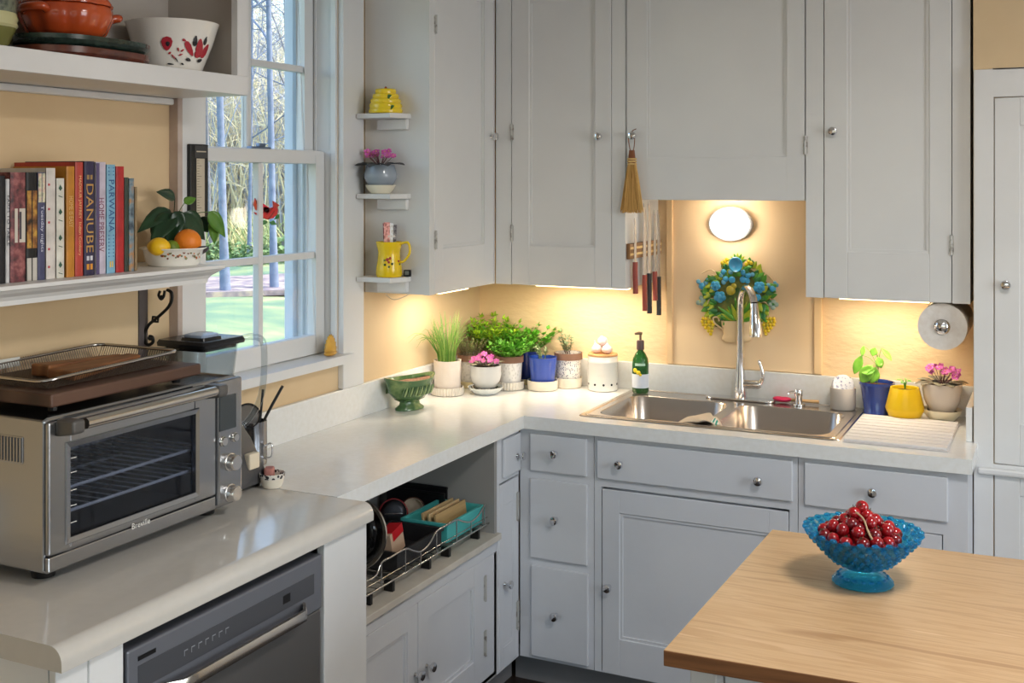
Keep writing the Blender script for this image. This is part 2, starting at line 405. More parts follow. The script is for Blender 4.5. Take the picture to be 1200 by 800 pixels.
def door(fr, u0, u1, z0, z1, parent, m, w0=-.018, w1=0., st=None, rail=None, name='door', panel=True, rec=.0095):
    """framed door: stiles and rails with a recessed panel; st = (u of panel lo, hi), rail = (z lo, hi)"""
    if not panel:
        b = B(); fr.bb(b, u0, u1, w0, w1, z0, z1); return b.done(name, m, parent, world=True, bevel=.0035, seg=2)
    a, c_ = st; p, q = rail; b = B()
    fr.bb(b, u0, a, w0, w1, z0, z1); fr.bb(b, c_, u1, w0, w1, z0, z1); fr.bb(b, a, c_, w0, w1, z0, p); fr.bb(b, a, c_, w0, w1, q, z1)
    d = b.done(name, m, parent, world=True, bevel=.0015, seg=1)
    b = B(); fr.bb(b, a, c_, w0, w1-rec, p, q)
    e = .009      # bead round the panel
    for (ua, ub, za, zb) in ((a, a+e, p, q), (c_-e, c_, p, q), (a+e, c_-e, p, p+e), (a+e, c_-e, q-e, q)): fr.bb(b, ua, ub, w1-rec, w1-rec*.45, za, zb)
    b.done('panel', m, d, world=True)
    return d
def carcass(fr, u0, u1, z0, z1, dep, parent, m, holes, w0=-.02, low=None):
    """box behind a face frame; holes = openings (u0,u1,z0,z1) in the face frame"""
    t = .018; b = B(); zf = z1; z1 = low or z1
    fr.bb(b, u0, u0+t, -dep, w0, z0, z1); fr.bb(b, u1-t, u1, -dep, w0, z0, z1); fr.bb(b, u0+t, u1-t, -dep, w0, z0, z0+t); fr.bb(b, u0+t, u1-t, -dep, w0, z1-t, z1); fr.bb(b, u0+t, u1-t, -dep, -dep+.008, z0+t, z1-t)
    b.done('carcass', m, parent, world=True); z1 = zf
    us_ = sorted({u0, u1, *[h[0] for h in holes], *[h[1] for h in holes]}); zs = sorted({z0, z1, *[h[2] for h in holes], *[h[3] for h in holes]})
    b = B()
    for i in range(len(us_)-1):
        for j in range(len(zs)-1):
            um, zm = (us_[i]+us_[i+1])/2, (zs[j]+zs[j+1])/2
            if not any(h[0] < um < h[1] and h[2] < zm < h[3] for h in holes): fr.bb(b, us_[i], us_[i+1], w0, 0, zs[j], zs[j+1])
    b.done('face_frame', m, parent, world=True)
G = .0025
UB, UT = 1.318, 2.52
FU = Fr('y', -.36); FUL = Fr('x', .25); FLB = Fr('y', -.60); FLL = Fr('x', .46)
def upper(label, fr, u0, u1, z0, dep, d0, d1, pu, pz, kn, hg, hu):
    lo = fr.pt((u0+u1)/2, -dep/2, z0)
    t = thing('wall_cabinet', label, 'cabinet', lo)
    zt = UT-.03
    carcass(fr, u0, u1, z0, UT, dep-.001, t, PAINT_UP, [(d0, d1, z0-.001 if z0 > 0 else z0, zt)])
    d = door(fr, d0+G, d1-G, z0, zt-G, t, PAINT_UP, st=pu, rail=(pz, 2.33))
    knob(fr, kn[0], kn[1], 0, d)
    for z in hg: hinge(fr, hu, z, 0, d)
    return t
def U(fr, u, v): return fr.px(u, v)[0]
# on the window wall, over the corner
upper('narrow white wall cabinet beside the window with three little shelves on its side', FUL, -.838, -.365, UB, .248, U(FUL, 509, 300), -.372, (U(FUL, 519, 290), U(FUL, 568, 290)), FUL.px(545, 288)[1], FUL.px(575, 160), (FUL.px(510, 281)[1], 2.2), U(FUL, 510, 280))
upper('white wall cabinet over the herb pots, knife rack on its side', FU, .252, .748, UB, .358, U(FU, 599, 300), U(FU, 717, 300), (U(FU, 620, 288), U(FU, 697, 288)), FU.px(660, 289)[1], FU.px(703, 160), (FU.px(601, 273)[1], FU.px(601, 155)[1]), U(FU, 600, 280))
upper('short white wall cabinet over the sink with a whisk broom on its knob', FU, .750, 1.358, 1.625, .358, .7505, 1.3575, (U(FU, 758, 184), U(FU, 922, 184)), FU.px(840, 184)[1], FU.px(743, 159), (FU.px(945, 170)[1],), U(FU, 944, 170))
upper('white wall cabinet with the paper towel roll under it', FU, 1.360, 1.848, UB, .358, U(FU, 965, 300), U(FU, 1116, 300), (U(FU, 993, 296), U(FU, 1089, 296)), FU.px(1040, 296)[1], FU.px(977, 154), (FU.px(1115, 287)[1],), U(FU, 1115, 287))

# lower cabinets along the back wall
KB = .10
def plinth(fr, u0, u1, dep, parent):
    b = B(); fr.bb(b, u0, u1, -dep, -.055, 0, KB); b.done('plinth', mat('grey_plinth', (126, 124, 124), .6), parent, world=True)
def drawer(fr, u0, u1, z0, z1, parent, kns, w1=.012):
    d = door(fr, u0, u1, z0, z1, parent, PAINT_LOW, w0=0.0005, w1=w1, panel=False, name='drawer')
    for k in kns: knob(fr, k[0], k[1], w1, d)
    return d
c1 = thing('base_cabinet', 'white base cabinet with three stacked drawers in the corner by the sink', 'cabinet', (.6, -.5, 0))
carcass(FLB, .463, .728, KB, .866, .58, c1, PAINT_LOW, [], low=.72); plinth(FLB, .42, .728, .58, c1)
drawer(FLB, .504, .706, .727, .850, c1, [FLB.px(653, 530)]); drawer(FLB, .504, .708, .438, .701, c1, [FLB.px(653.6, 607)]); drawer(FLB, .508, .712, .112, .413, c1, [FLB.px(653.6, 719)])
c2 = thing('base_cabinet', 'white sink base cabinet with a wide false drawer front over one large panelled door', 'cabinet', (1.05, -.5, 0))
carcass(FLB, .730, 1.384, KB, .866, .57, c2, PAINT_LOW, [(.754, 1.359, .105, .700)], low=.72); plinth(FLB, .728, 1.384, .57, c2)
drawer(FLB, .742, 1.370, .727, .850, c2, [FLB.px(729, 542), FLB.px(891, 561)])
d = door(FLB, .757, 1.356, .105, .692, c2, PAINT_LOW, st=(.816, 1.297), rail=(.215, .62)); knob(FLB, *FLB.px(714, 687), 0, d)
c3 = thing('base_cabinet', 'white base cabinet at the wall end of the counter with one crackled drawer', 'cabinet', (1.6, -.5, 0))
carcass(FLB, 1.386, 1.8572, KB, .866, .2, c3, PAINT_LOW, [(1.408, 1.792, .105, .683)], low=.72); b = B(); FLB.bb(b, 1.839, 1.8572, -.199, -.0205, .7205, .866); b.done('side_panel', PAINT_LOW, c3, world=True); plinth(FLB, 1.384, 1.852, .2, c3)
d = drawer(FLB, 1.405, 1.806, .722, .850, c3, [FLB.px(1024, 574)])
door(FLB, 1.411, 1.789, .108, .680, c3, PAINT_LOW, st=(1.47, 1.73), rail=(.2, .6))
# lower cabinets along the window wall
c4 = thing('base_cabinet', 'slim white corner cabinet with one small drawer over a tall narrow door', 'cabinet', (.3, -.68, 0))
ya, yb = -.768, -.605
carcass(FLL, ya, yb, KB, .866, .44, c4, PAINT_LOW, [(-.752, -.607, .105, .71)]); 
b = B(); FLL.bb(b, ya, -.545, -.44, -.055, 0, KB); b.done('plinth', MATS['grey_plinth'], c4, world=True)
drawer(FLL, -.735, -.612, .725, .850, c4, [FLL.px(602, 533)])
d = door(FLL, -.749, -.610, .105, .702, c4, PAINT_LOW, st=(-.72, -.64), rail=(.17, .63), rec=.002)
knob(FLL, *FLL.px(591, 684), 0, d); hinge(FLL, -.618, FLL.px(604, 594)[1], 0, d, .09); hinge(FLL, -.618, FLL.px(604, 722)[1], 0, d, .09)
c5 = thing('base_cabinet', 'white base cabinet with two doors under an open niche for the pull-out rack', 'cabinet', (.3, -1.2, 0))
y0, y1 = -1.690, -.770
zn = .560
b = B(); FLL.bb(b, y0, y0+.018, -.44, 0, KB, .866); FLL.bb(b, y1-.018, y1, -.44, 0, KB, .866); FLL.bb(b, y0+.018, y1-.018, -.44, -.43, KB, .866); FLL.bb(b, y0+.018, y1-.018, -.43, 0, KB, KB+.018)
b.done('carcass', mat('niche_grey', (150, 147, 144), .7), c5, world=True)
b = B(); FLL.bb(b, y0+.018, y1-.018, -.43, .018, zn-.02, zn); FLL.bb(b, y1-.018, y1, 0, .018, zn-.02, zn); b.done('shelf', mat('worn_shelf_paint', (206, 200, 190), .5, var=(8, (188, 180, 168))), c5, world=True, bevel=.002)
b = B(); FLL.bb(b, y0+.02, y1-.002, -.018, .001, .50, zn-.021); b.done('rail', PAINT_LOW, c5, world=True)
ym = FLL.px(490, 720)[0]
b = B(); FLL.bb(b, y0+.018, y1-.018, -.42, -.40, KB+.02, zn-.03); b.done('back', DARK, c5, world=True)  # near-black sheet added as the shade behind the door gaps
for (a, c_, s, kk) in ((ym+.002, y1-.002, (FLL.px(502, 723)[0], FLL.px(556, 689)[0]), (499.5, 780)), (y0+.02, ym-.002, (y0+.085, FLL.px(478, 720)[0]), (486, 790))):
    d = door(FLL, a, c_, .105, .497, c5, PAINT_LOW, st=s, rail=(.20, .435)); knob(FLL, *FLL.px(*kk), 0, d)
    if a > -1.3:
        hinge(FLL, FLL.px(568, 689)[0], FLL.px(568, 689)[1], 0, d, .075); hinge(FLL, FLL.px(568, 753)[0], FLL.px(568, 753)[1], 0, d, .075)
b = B(); FLL.bb(b, y0, y1, -.44, -.055, 0, KB); b.done('plinth', MATS['grey_plinth'], c5, world=True)
# dishwasher housing: end panels and filler strips under the rounded countertop
FD = Fr('x', .578)
hs = thing('dishwasher_housing', 'white panels that frame the dishwasher under the rounded countertop', 'cabinet', (.3, -2.2, 0))
for (u0, u1) in ((-1.888, -1.712), (-2.585, -2.506)):
    b = B(); FD.bb(b, u0, u1, -.02, 0, 0, .867); b.done('stile', PAINT, hs, world=True, bevel=.002)
b = B(); FD.bb(b, -2.655, -2.585, -.02, -.004, 0, .867); b.done('stile', PAINT, hs, world=True, bevel=.002)
for ya_ in (-1.730, -2.655): bx('side_panel', .02, .556, ya_, ya_+.018, 0, .867, PAINT, hs)
# tall cupboard built into the wall
FT = Fr('y', -.386)
tc_ = thing('built_in_cupboard', 'tall white built-in cupboard with panelled doors in the wall past the sink counter', 'cupboard', (2.1, -.386, 0))
xa, xb_ = 1.860, 2.52
b = B(); FT.bb(b, xa, 1.913, 0, .014, 0, 2.018); FT.bb(b, xb_-.06, xb_, 0, .014, 0, 2.018); FT.bb(b, 1.913, xb_-.06, 0, .014, 1.935, 2.018); FT.bb(b, 1.913, xb_-.06, 0, .012, .835, .852)
b.done('casing', PAINT, tc_, world=True, bevel=.002)
b = B(); FT.bb(b, 1.872, xb_-.01, .014, .032, .822, .842); b.done('ledge', PAINT, tc_, world=True, bevel=.006)
d = door(FT, 1.917, xb_-.064, .855, 1.932, tc_, PAINT, w0=0.0005, w1=.012, st=(1.985, xb_-.13), rail=(.975, 1.85)); knob(FT, *FT.px(1179, 333), .012, d)
d = door(FT, 1.917, xb_-.064, .10, .830, tc_, PAINT, w0=0.0005, w1=.012, st=(1.985, xb_-.13), rail=(.2, .765))
# ================================================================== toaster oven side
def cyl_x(b, x0, x1, y, z, r, seg=20, mi=0):
    return b.tube([(x0, y, z), (x1, y, z)], r, seg, mi)
OX = .357; OY0, OY1 = PX(56, 600, OX).y, PX(283, 560, OX).y; OZ0, OZ1 = PX(56, 674, OX).z, 1.229
ov = thing('toaster_oven', 'brushed steel countertop toaster oven with a dark glass door and round dials', 'oven', (.2, -2.2, CT))
OST = mat('oven_steel', (168, 170, 174), .27, 1., bump=(70, .05), stretch=(.04, 1, 1))
OGR = mat('oven_grey_cap', (98, 96, 94), .4, .4)
OIN = mat('oven_cavity', (26, 29, 36), .5, .2)
yd = PX(254, 520, OX).y       # door / control panel joint
def zat(u, v, x=OX): return PX(u, v, x).z
gy0, gy1 = PX(82, 540, OX).y, PX(229, 530, OX).y; gz1 = zat(82, 524); gz0 = zat(83, 629)
b = B()
b.box(.03, OX-.012, OY0, OY0+.012, OZ0, OZ1); b.box(.03, OX-.012, OY1-.012, OY1, OZ0, OZ1); b.box(.03, OX-.012, OY0+.012, OY1-.012, OZ1-.012, OZ1); b.box(.03, OX-.012, OY0+.012, OY1-.012, OZ0, OZ0+.02); b.box(.03, .04, OY0+.012, OY1-.012, OZ0+.02, OZ1-.012)
b.box(.04, OX-.012, yd-.005, yd+.005, OZ0+.02, OZ1-.012)
b.done('body', OST, ov, world=True, bevel=.006, seg=3)
B().box(.042, OX-.014, OY0+.0125, OY0+.014, OZ0+.021, OZ1-.013).box(.042, .044, OY0+.0125, yd-.006, OZ0+.021, OZ1-.013).box(.042, OX-.014, yd-.007, yd-.0055, OZ0+.021, OZ1-.013).box(.042, OX-.014, OY0+.0125, yd-.006, OZ0+.0205, OZ0+.022).box(.042, OX-.014, OY0+.0125, yd-.006, OZ1-.0145, OZ1-.013).done('cavity', OIN, ov, world=True)
zc = OZ0+.034      # chin below the door
b = B(); dy0, dy1 = OY0+.002, yd-.0015
b.box(OX-.0112, OX, dy0, gy0, zc, OZ1-.004); b.box(OX-.0112, OX, gy1, dy1, zc, OZ1-.004); b.box(OX-.0112, OX, gy0, gy1, zc, gz0); b.box(OX-.0112, OX, gy0, gy1, gz1, OZ1-.004)
dr = b.done('door', OST, ov, world=True, bevel=.004, seg=2)
b = B(); fz = .008      # bevelled frame round the window
ring = lambda o, x: [(x, gy0-o, gz0-o), (x, gy1+o, gz0-o), (x, gy1+o, gz1+o), (x, gy0-o, gz1+o)]
b.loft([ring(.012, OX+.0002), ring(.010, OX+.003), ring(0, OX+.0015), ring(0, OX-.006)], cap0=False, cap1=False); b.done('window_frame', OST, dr, world=True)
bx('glass', OX-.008, OX-.006, gy0, gy1, gz0, gz1, clear_glass('oven_glass', (214, 218, 228), .8), dr)
h = B(); hz = OZ1-.012; hx = OX+.034
h.tube([(hx, PX(100, 500, hx).y, hz), (hx, PX(252, 455, hx).y, hz)], .011, 16); h.done('handle', mat('bright_steel', (214, 206, 196), .18, 1.), dr, world=True, smooth=50)
for u, v in ((88, 500), (258, 452)):
    y = PX(u, v, hx).y
    B().loft([[(OX-.002, y-.016, hz-.022), (OX-.002, y+.016, hz-.022), (OX-.002, y+.016, hz+.012), (OX-.002, y-.016, hz+.012)], [(hx+.012, y-.016, hz-.014), (hx+.012, y+.016, hz-.014), (hx+.012, y+.016, hz+.012), (hx+.012, y-.016, hz+.012)]]).done('handle_mount', OGR, dr, world=True, bevel=.006, seg=3)
b = B().box(OX-.0112, OX-.001, OY0+.002, yd-.0015, OZ0+.002, zc-.003); b.done('chin', OST, ov, world=True, bevel=.003)
cp = B().box(OX-.0112, OX+.004, yd+.001, OY1-.001, OZ0+.006, OZ1).done('control_panel', OST, ov, world=True, bevel=.006, seg=3)
pxp = OX+.004
q0, q1 = PX(257, 480, pxp), PX(276, 480, pxp)
bx('display', pxp-.001, pxp+.002, q0.y, q1.y, zat(266, 503, pxp), zat(266, 463, pxp), mat('lcd', (52, 58, 60), .25, coat=.5), cp)
DIAL = mat('dial_steel', (222, 218, 214), .2, 1., aniso=.6)
for u, v, r in ((261, 517, .0105), (274.5, 512, .0095), (269.5, 541, .0185), (269.5, 577, .0185)):
    p = PX(u, v, pxp); b = B()
    mx = Matrix.Translation((pxp, p.y, p.z))@Matrix.Rotation(pi/2, 4, 'Y')
    hgt = .022 if r > .015 else .008
    b.lathe([(0, 0), (r*1.12, 0), (r*1.12, .003), (r, .004), (r*.95, hgt-.002), (r*.86, hgt), (0, hgt)], 28, mx=mx); b.done('dial' if r > .015 else 'button', DIAL, cp, world=True, smooth=40)
# racks behind the glass
RK = mat('rack_wire', (225, 225, 222), .4, .3)
for v in (602, 574):
    z = zat(83, v+1); b = B(); x1 = OX-.026
    b.tube([(x1, OY0+.02, z), (x1, yd-.012, z)], .0036, 6); b.tube([(.08, OY0+.02, z), (.08, yd-.012, z)], .003, 6)
    for k in range(15):
        y = OY0+.035+k*(yd-OY0-.06)/14; b.tube([(x1+.003, y, z+.004), (.08, y, z)], .0016, 5)
    b.done('rack', RK, ov, world=True, kind='stuff')
# side vent
b = B(); vx1 = .337; vz0, vz1 = PY(15, 540, OY0).z, PY(15, 512, OY0).z
va, vb_ = PY(-30, 520, OY0).x, PY(27, 520, OY0).x
b.box(va, vb_, OY0-.0015, OY0+.001, vz0-.003, vz1+.003); b.done('vent_plate', OST, ov, world=True, bevel=.001)
n = 16
for k in range(n):
    x = va+.004+k*(vb_-va-.008)/(n-1); bx('vent_rib', x-.0018, x+.0018, OY0-.004, OY0-.001, vz0, vz1, OST, ov)
for x in (.08, .29):
    for y in (OY0+.05, OY1-.05): B().lathe([(0, 0), (.022, 0), (.026, .026), (0, .026)], 16, (x, y, CT+.001)).done('foot', BLACKP, ov, world=True, smooth=40)
letters('Breville', .052, .0125, axes(Vector((OX+.0006, PX(165, 615, OX).y, zat(165, 613)))-ov.location, (0, 1, 0), (0, 0, 1), (1, 0, 0)), mat('mark_grey', (225, 222, 218), .4), dr)
for k, zz in enumerate((.86, .70, .5, .33, .14)):      # level marks on the glass
    bx('level_mark', OX-.0058, OX-.0055, gy0+.006, gy0+.022, gz0+(gz1-gz0)*zz, gz0+(gz1-gz0)*zz+.0015, MATS['mark_grey'], dr)

# walnut board and air-fry basket on the oven
WAL = ramp_mat('walnut', 'wave', 3., [(0, (66, 44, 36)), (.5, (84, 58, 46)), (1, (96, 68, 54))], .5, (1, .25, 1), 4.)
cbx1 = .320; cz0 = 1.2435
cy0, cy1 = PX(60, 478, cbx1).y, PX(236, 437, cbx1).y
cbd = thing('cutting_board', 'thick dark walnut board lying on the toaster oven', 'cutting board', (.18, -2.2, 1.229))
bx('board', .022, cbx1, cy0, cy1, cz0, cz0+.026, WAL, cbd, bevel=.004)
for x in (.06, .28):
    for y in (cy0+.04, cy1-.04): B().lathe([(0, 0), (.009, 0), (.011, .0150), (0, .0150)], 10, (x, y, 1.2292)).done('foot', BLACKP, cbd, world=True)
bk = thing('wire_basket', 'shallow steel wire frying basket on the walnut board', 'basket', (.17, -2.2, cz0+.026))
WIRE = mat('basket_wire', (150, 146, 142), .3, .9); zb = cz0+.0265
bx0, bx1_, by0, by1 = .035, .285, cy0+.02, cy1-.03
rz = .030
rim = [(x, y, zb+rz) for x, y in rrect(bx0, bx1_, by0, by1, .03, 4)]
def dip(p):
    x, y, z = p; t = min(1, max(0, (y-by0)/.09)); return (x, y, z-.012*(1-t))
rim = [dip(p) for p in rim]
B().tube(rim+[rim[0]], .0038, 8).done('rim', mat('rim_steel', (196, 192, 188), .2, 1.), bk, world=True, smooth=60)
b = B(); ii, jj = 34, 56; br = .0010
base = lambda s, t: (bx0+.012+(bx1_-bx0-.024)*s, by0+.012+(by1-by0-.024)*t, zb+.003)
for i in range(ii):
    s = i/(ii-1); a, c_ = base(s, 0), base(s, 1)
    b.tube([dip((a[0], by0, zb+rz)), a, c_, (c_[0], by1, zb+rz)], br, 3, caps=False)
for j in range(jj):
    t = j/(jj-1); a, c_ = base(0, t), base(1, t)
    b.tube([dip((bx0, a[1], zb+rz)), a, c_, dip((bx1_, c_[1], zb+rz))], br, 3, caps=False)
b.done('wire_mesh', mat('mesh_wire', (96, 84, 74), .45, .7), bk, world=True, kind='stuff', recalc=False)
b = B().box(bx0+.001, bx0+.003, cy0+.10, cy0+.17, zb+.012, zb+.032); b.done('paper_tag', mat('tag_white', (226, 226, 220), .6), bk, world=True)
WD = ramp_mat('tan_wood', 'wave', 4., [(0, (132, 82, 48)), (.6, (150, 98, 58)), (1, (118, 72, 40))], .5, (1, .2, 1), 3.)
t = thing('wooden_press', 'brown wooden paddle lying inside the wire basket', 'utensil', (.205, cy1-.17, zb+.0045))
B().loft([[(-.02, -.15, 0), (.06, -.15, 0), (.06, -.15, .020), (-.02, -.15, .020)], [(-.05, .11, 0), (-.01, .11, 0), (-.01, .11, .016), (-.05, .11, .016)]]).done('blade', WD, t, bevel=.004)
B().loft([[(-.078, -.14, 0), (-.024, -.14, 0), (-.024, -.14, .026), (-.078, -.14, .026)], [(-.075, .10, 0), (-.055, .10, 0), (-.055, .10, .014), (-.075, .10, .014)]]).done('handle', WD, t, bevel=.004)

# ------------------------------------------------------------------ dishwasher
FDW = Fr('x', .574); dw = thing('dishwasher', 'dark stainless built-in dishwasher with a bar handle under the rounded countertop', 'dishwasher', (.3, -2.2, 0))
u0, u1 = -2.501, -1.893
bx('tub', .03, .535, u0, u1, .01, .866, mat('dw_gap_black', (16, 16, 17), .6), dw)  # tub coloured black and carried up to paint the gap shade under the counter
ztop = .838; zsplit = .715
d = B(); FDW.bb(d, u0+.004, u1-.004, -.035, 0, .09, zsplit-.002); d = d.done('door', DSTEEL, dw, world=True, bevel=.003)
p = B(); FDW.bb(p, u0+.004, u1-.004, -.035, .004, zsplit, ztop); 
CPG = mat('dw_panel_grey', (118, 120, 128), .40, .4)
p = p.done('control_panel', CPG, dw, world=True, bevel=.004)
b = B(); FDW.bb(b, u0+.03, u1-.035, .0035, .0055, .758, .803); b.done('touch_strip', mat('dw_strip', (72, 73, 78), .3), p, world=True, bevel=.001)
b = B(); FDW.bb(b, u0+.03, u0+.075, .0045, .0055, .812, .820); b.done('nameplate', BLACKP, p, world=True)
b = B(); FDW.bb(b, u1-.150, u1-.125, .0056, .0065, .772, .790); b.done('display', BLACKP, p, world=True)
MK = mat('dw_mark', (150, 152, 158), .5)
for k in range(7):
    b = B(); uu = u0+.15+k*.02; FDW.bb(b, uu, uu+.010, .0056, .006, .785, .787); FDW.bb(b, uu, uu+.0014, .0056, .006, .776, .787); b.done('button_mark', MK, p, world=True)
b = B()
ha, hb = u0+.075, u1-.075
for (uu, s) in ((ha, 1), (hb, -1)):
    pass
rings = []
for i in range(13):
    t = i/12; uu = ha+(hb-ha)*t; e = min(1, min(t, 1-t)/.10); o = .030*sin(e*pi/2)
    rings.append([FDW.pt(uu, .002+o, .730), FDW.pt(uu, .012+o, .730), FDW.pt(uu, .014+o, .742), FDW.pt(uu, .010+o, .752), FDW.pt(uu, .002+o, .752)])
b.loft(rings).done('handle', mat('handle_steel', (205, 198, 190), .22, 1.), p, world=True, smooth=35)

# ------------------------------------------------------------------ blender, crock and dish behind the oven
bp_ = PX(229, 396, .138); bxc, byc, blz = bp_.x, bp_.y, bp_.z
byc += .022
bl = thing('blender', 'jug blender with a square black lid, clear jar and dark grey base', 'blender', (bxc, byc, CT+.001))
zl = blz-CT
BG = mat('blender_grey', (72, 72, 74), .4)
def sq(w_, z, cx=0, cy=0, r=.012): return [(x+cx, y+cy, z) for x, y in rrect(-w_/2, w_/2, -w_/2, w_/2, min(r, w_/3), 3)]
B().loft([sq(.215, .012, .02), sq(.215, .03, .02), sq(.17, .12, .01), sq(.13, .175)]).done('base', BG, bl, smooth=40)
B().box(.105, .1255, .035, .075, .05, .09).done('badge', mat('badge_cream', (228, 214, 190), .5), bl, bevel=.004)
for sx in (-.07, .10):
    for sy in (-.085, .085): B().lathe([(0, 0), (.014, 0), (.016, .014), (0, .014)], 10, (sx, sy, 0)).done('foot', BLACKP, bl)
JG = clear_glass('jar_plastic', (232, 236, 238), 1., .05)
B().loft([sq(.10, .178), sq(.105, .20), sq(.135, zl-.022), sq(.131, zl-.022), sq(.100, .205), sq(.09, .20)], cap0=True, cap1=True).done('jar', JG, bl, smooth=40)
hd = spline([(.04, .055, zl-.03), (.055, .085, zl-.012), (.075, .125, zl-.012), (.088, .138, zl-.04), (.085, .132, zl-.16), (.062, .10, zl-.23), (.045, .06, zl-.24)], 5)
B().tube(hd, .0085, 8).done('handle', JG, bl, smooth=60)
B().loft([sq(.128, zl-.028), sq(.128, zl-.016), sq(.158, zl-.018), sq(.160, zl-.010), sq(.152, zl-.002), sq(.078, zl-.006), sq(.074, zl+.001)]).done('lid', mat('lid_black', (26, 27, 30), .25), bl, smooth=30)
B().loft([sq(.066, zl+.0012), sq(.066, zl+.007), sq(.05, zl+.010)]).done('cap', mat('cap_grey', (150, 165, 190), .15), bl, smooth=30)
# steel crock with kitchen tools
p = stand(296, 546, 12); s = mpp(p)
ck = thing('utensil_crock', 'ribbed steel utensil crock between blender and window wall', 'crock', p)
rr = .038; hh = .118
B().lathe([(0, 0), (rr, 0), (rr, hh), (rr-.002, hh), (rr-.002, .004), (0, .004)], 48, fn=lambda r, z, a: r*(1+.03*cos(16*a)) if r > .03 else r).done('crock_body', mat('crock_steel', (150, 152, 158), .2, 1.), ck, smooth=50)
B().tube(spline([(rr, 0, .05), (rr+.022, .006, .06), (rr+.022, .006, .025), (rr, 0, .02)], 4), .0025, 6).done('handle', CHROME, ck, smooth=60)
def tool(name, label, pts, r, m, head=None):
    t = thing(name, label, 'utensil', p)
    B().tube(pts, r, 8).done('handle', m, t, smooth=60)
    if head: head(t)
tool('ladle', 'black utensil handle standing upright in the steel crock', spline([(0.004, .008, .008), (.010, .016, .09), (.012, .03, .20)], 4), .0035, BLACKP)
tool('spatula', 'black utensil handle tilted outward in the steel crock', spline([(-.006, .004, .008), (.012, .024, .10), (.045, .075, .205)], 4), .0042, BLACKP)
def strainer(t):
    mx = Matrix.Translation((.004, -.026, .135))@Matrix.Rotation(radians(38), 4, 'Z')@Matrix.Rotation(radians(68), 4, 'X')
    B().lathe([(.031, -.002), (.035, 0), (.035, .006), (.031, .006), (.031, -.002)], 32, mx=mx).done('rim', BLACKP, t, smooth=60)
    B().lathe([(.031, 0), (.028, -.012), (.018, -.022), (0, -.026)], 24, mx=mx).done('mesh_cup', mat('fine_mesh', (130, 128, 126), .4, .7, alpha=.75), t, smooth=60, recalc=False)
tool('strainer', 'round black-rimmed strainer leaning in the steel crock', spline([(-.002, -.006, .008), (0, -.010, .08), (.002, -.012, .118)], 3), .0025, BLACKP, strainer)
p = stand(319, 573, 11); s = mpp(p)
dsh = thing('soap_dish', 'small cream dish with a dark checked rim on the counter', 'dish', p)
r = 14.5*s
B().lathe([(0, 0), (r*.72, 0), (r*.9, .012), (r*.95, .024), (r*.88, .024), (r*.8, .012), (0, .010)], 28).done('bowl', CREAMC, dsh, smooth=50)
B().lathe([(r*.93, .024), (r*1.02, .0245), (r*1.04, .036), (r*.98, .036), (r*.9, .026), (r*.93, .024)], 32).done('rim', ramp_mat('check_rim', 'voronoi', 120., [(0, (28, 24, 30)), (.42, (28, 24, 30)), (.5, (220, 214, 204))], .4), dsh, smooth=50)
sp = B().loft([[(x, y, z) for x, y in rrect(-.012, .012, -.016, .016, .007, 3)] for z in (0, .036)]).done('sponge', mat('pink_sponge', (178, 120, 112), .9, bump=(200, .4)), None, loc=(p.x-.012, p.y+.004, p.z+.0115), rot=(0, 0, .5), bevel=.004, label='dusty pink sponge block standing in the small checked dish', cat='sponge')

# ------------------------------------------------------------------ book shelf on the window wall
SZ = 1.482; SF = .25; SE = -1.838
sh = thing('wall_shelf', 'white moulded wall shelf that holds the cookbooks and fruit bowl', 'shelf', (.1, -2.5, 1.44))
lev = [(1.440, .030), (1.450, .028), (1.458, .022), (1.466, .010), (1.472, .004), (1.474, 0), (SZ, 0)]
B().loft([[(.001, -3.3, z), (SF-o, -3.3, z), (SF-o, SE-o, z), (.001, SE-o, z)] for z, o in lev]).done('board', PAINT, sh, world=True)
br = thing('shelf_bracket', 'black scrolled iron bracket under the cookbook shelf', 'bracket', (0.001, -1.856, 1.20))
bx('back_plate', .0, .004, -1.871, -1.841, 1.10, 1.4395, mat('plate_grey', (92, 84, 84), .6), br)
yb_ = -1.85; sc = []
def bp2(u, v): q = PY(u, v, yb_); return (q.x, yb_, q.z)
pts = [(188, 345), (187, 350), (191, 352), (194, 348), (193, 342), (188, 338)]
A = spline([bp2(*q) for q in ((187.5, 341), (186, 346), (189, 350.5), (192, 347))], 4)
main = spline([bp2(*q) for q in ((196, 339.5), (201, 343), (201, 352), (197, 360), (189, 368), (182, 374), (174, 381), (169.5, 391), (170, 400), (174, 404), (179, 401), (178.5, 395), (175, 394))], 5)
b = B(); b.tube(main, [.0042]*len(main), 8); b.tube(A, .0035, 8); b.tube(spline([bp2(*q) for q in ((192, 347), (193, 340.5))], 2), .0035, 8)
b.ball(bp2(189.5, 348.5), .0065, 10, 8); b.ball(bp2(176, 396), .0065, 10, 8)
for s in (-1, 1): b.tube([bp2(182-3.5, 374+2.5), bp2(182+s*3, 374+s*3), bp2(182+3.5, 374-2.5)], .003, 6)
b.done('scroll', IRON, br, world=True, smooth=60)

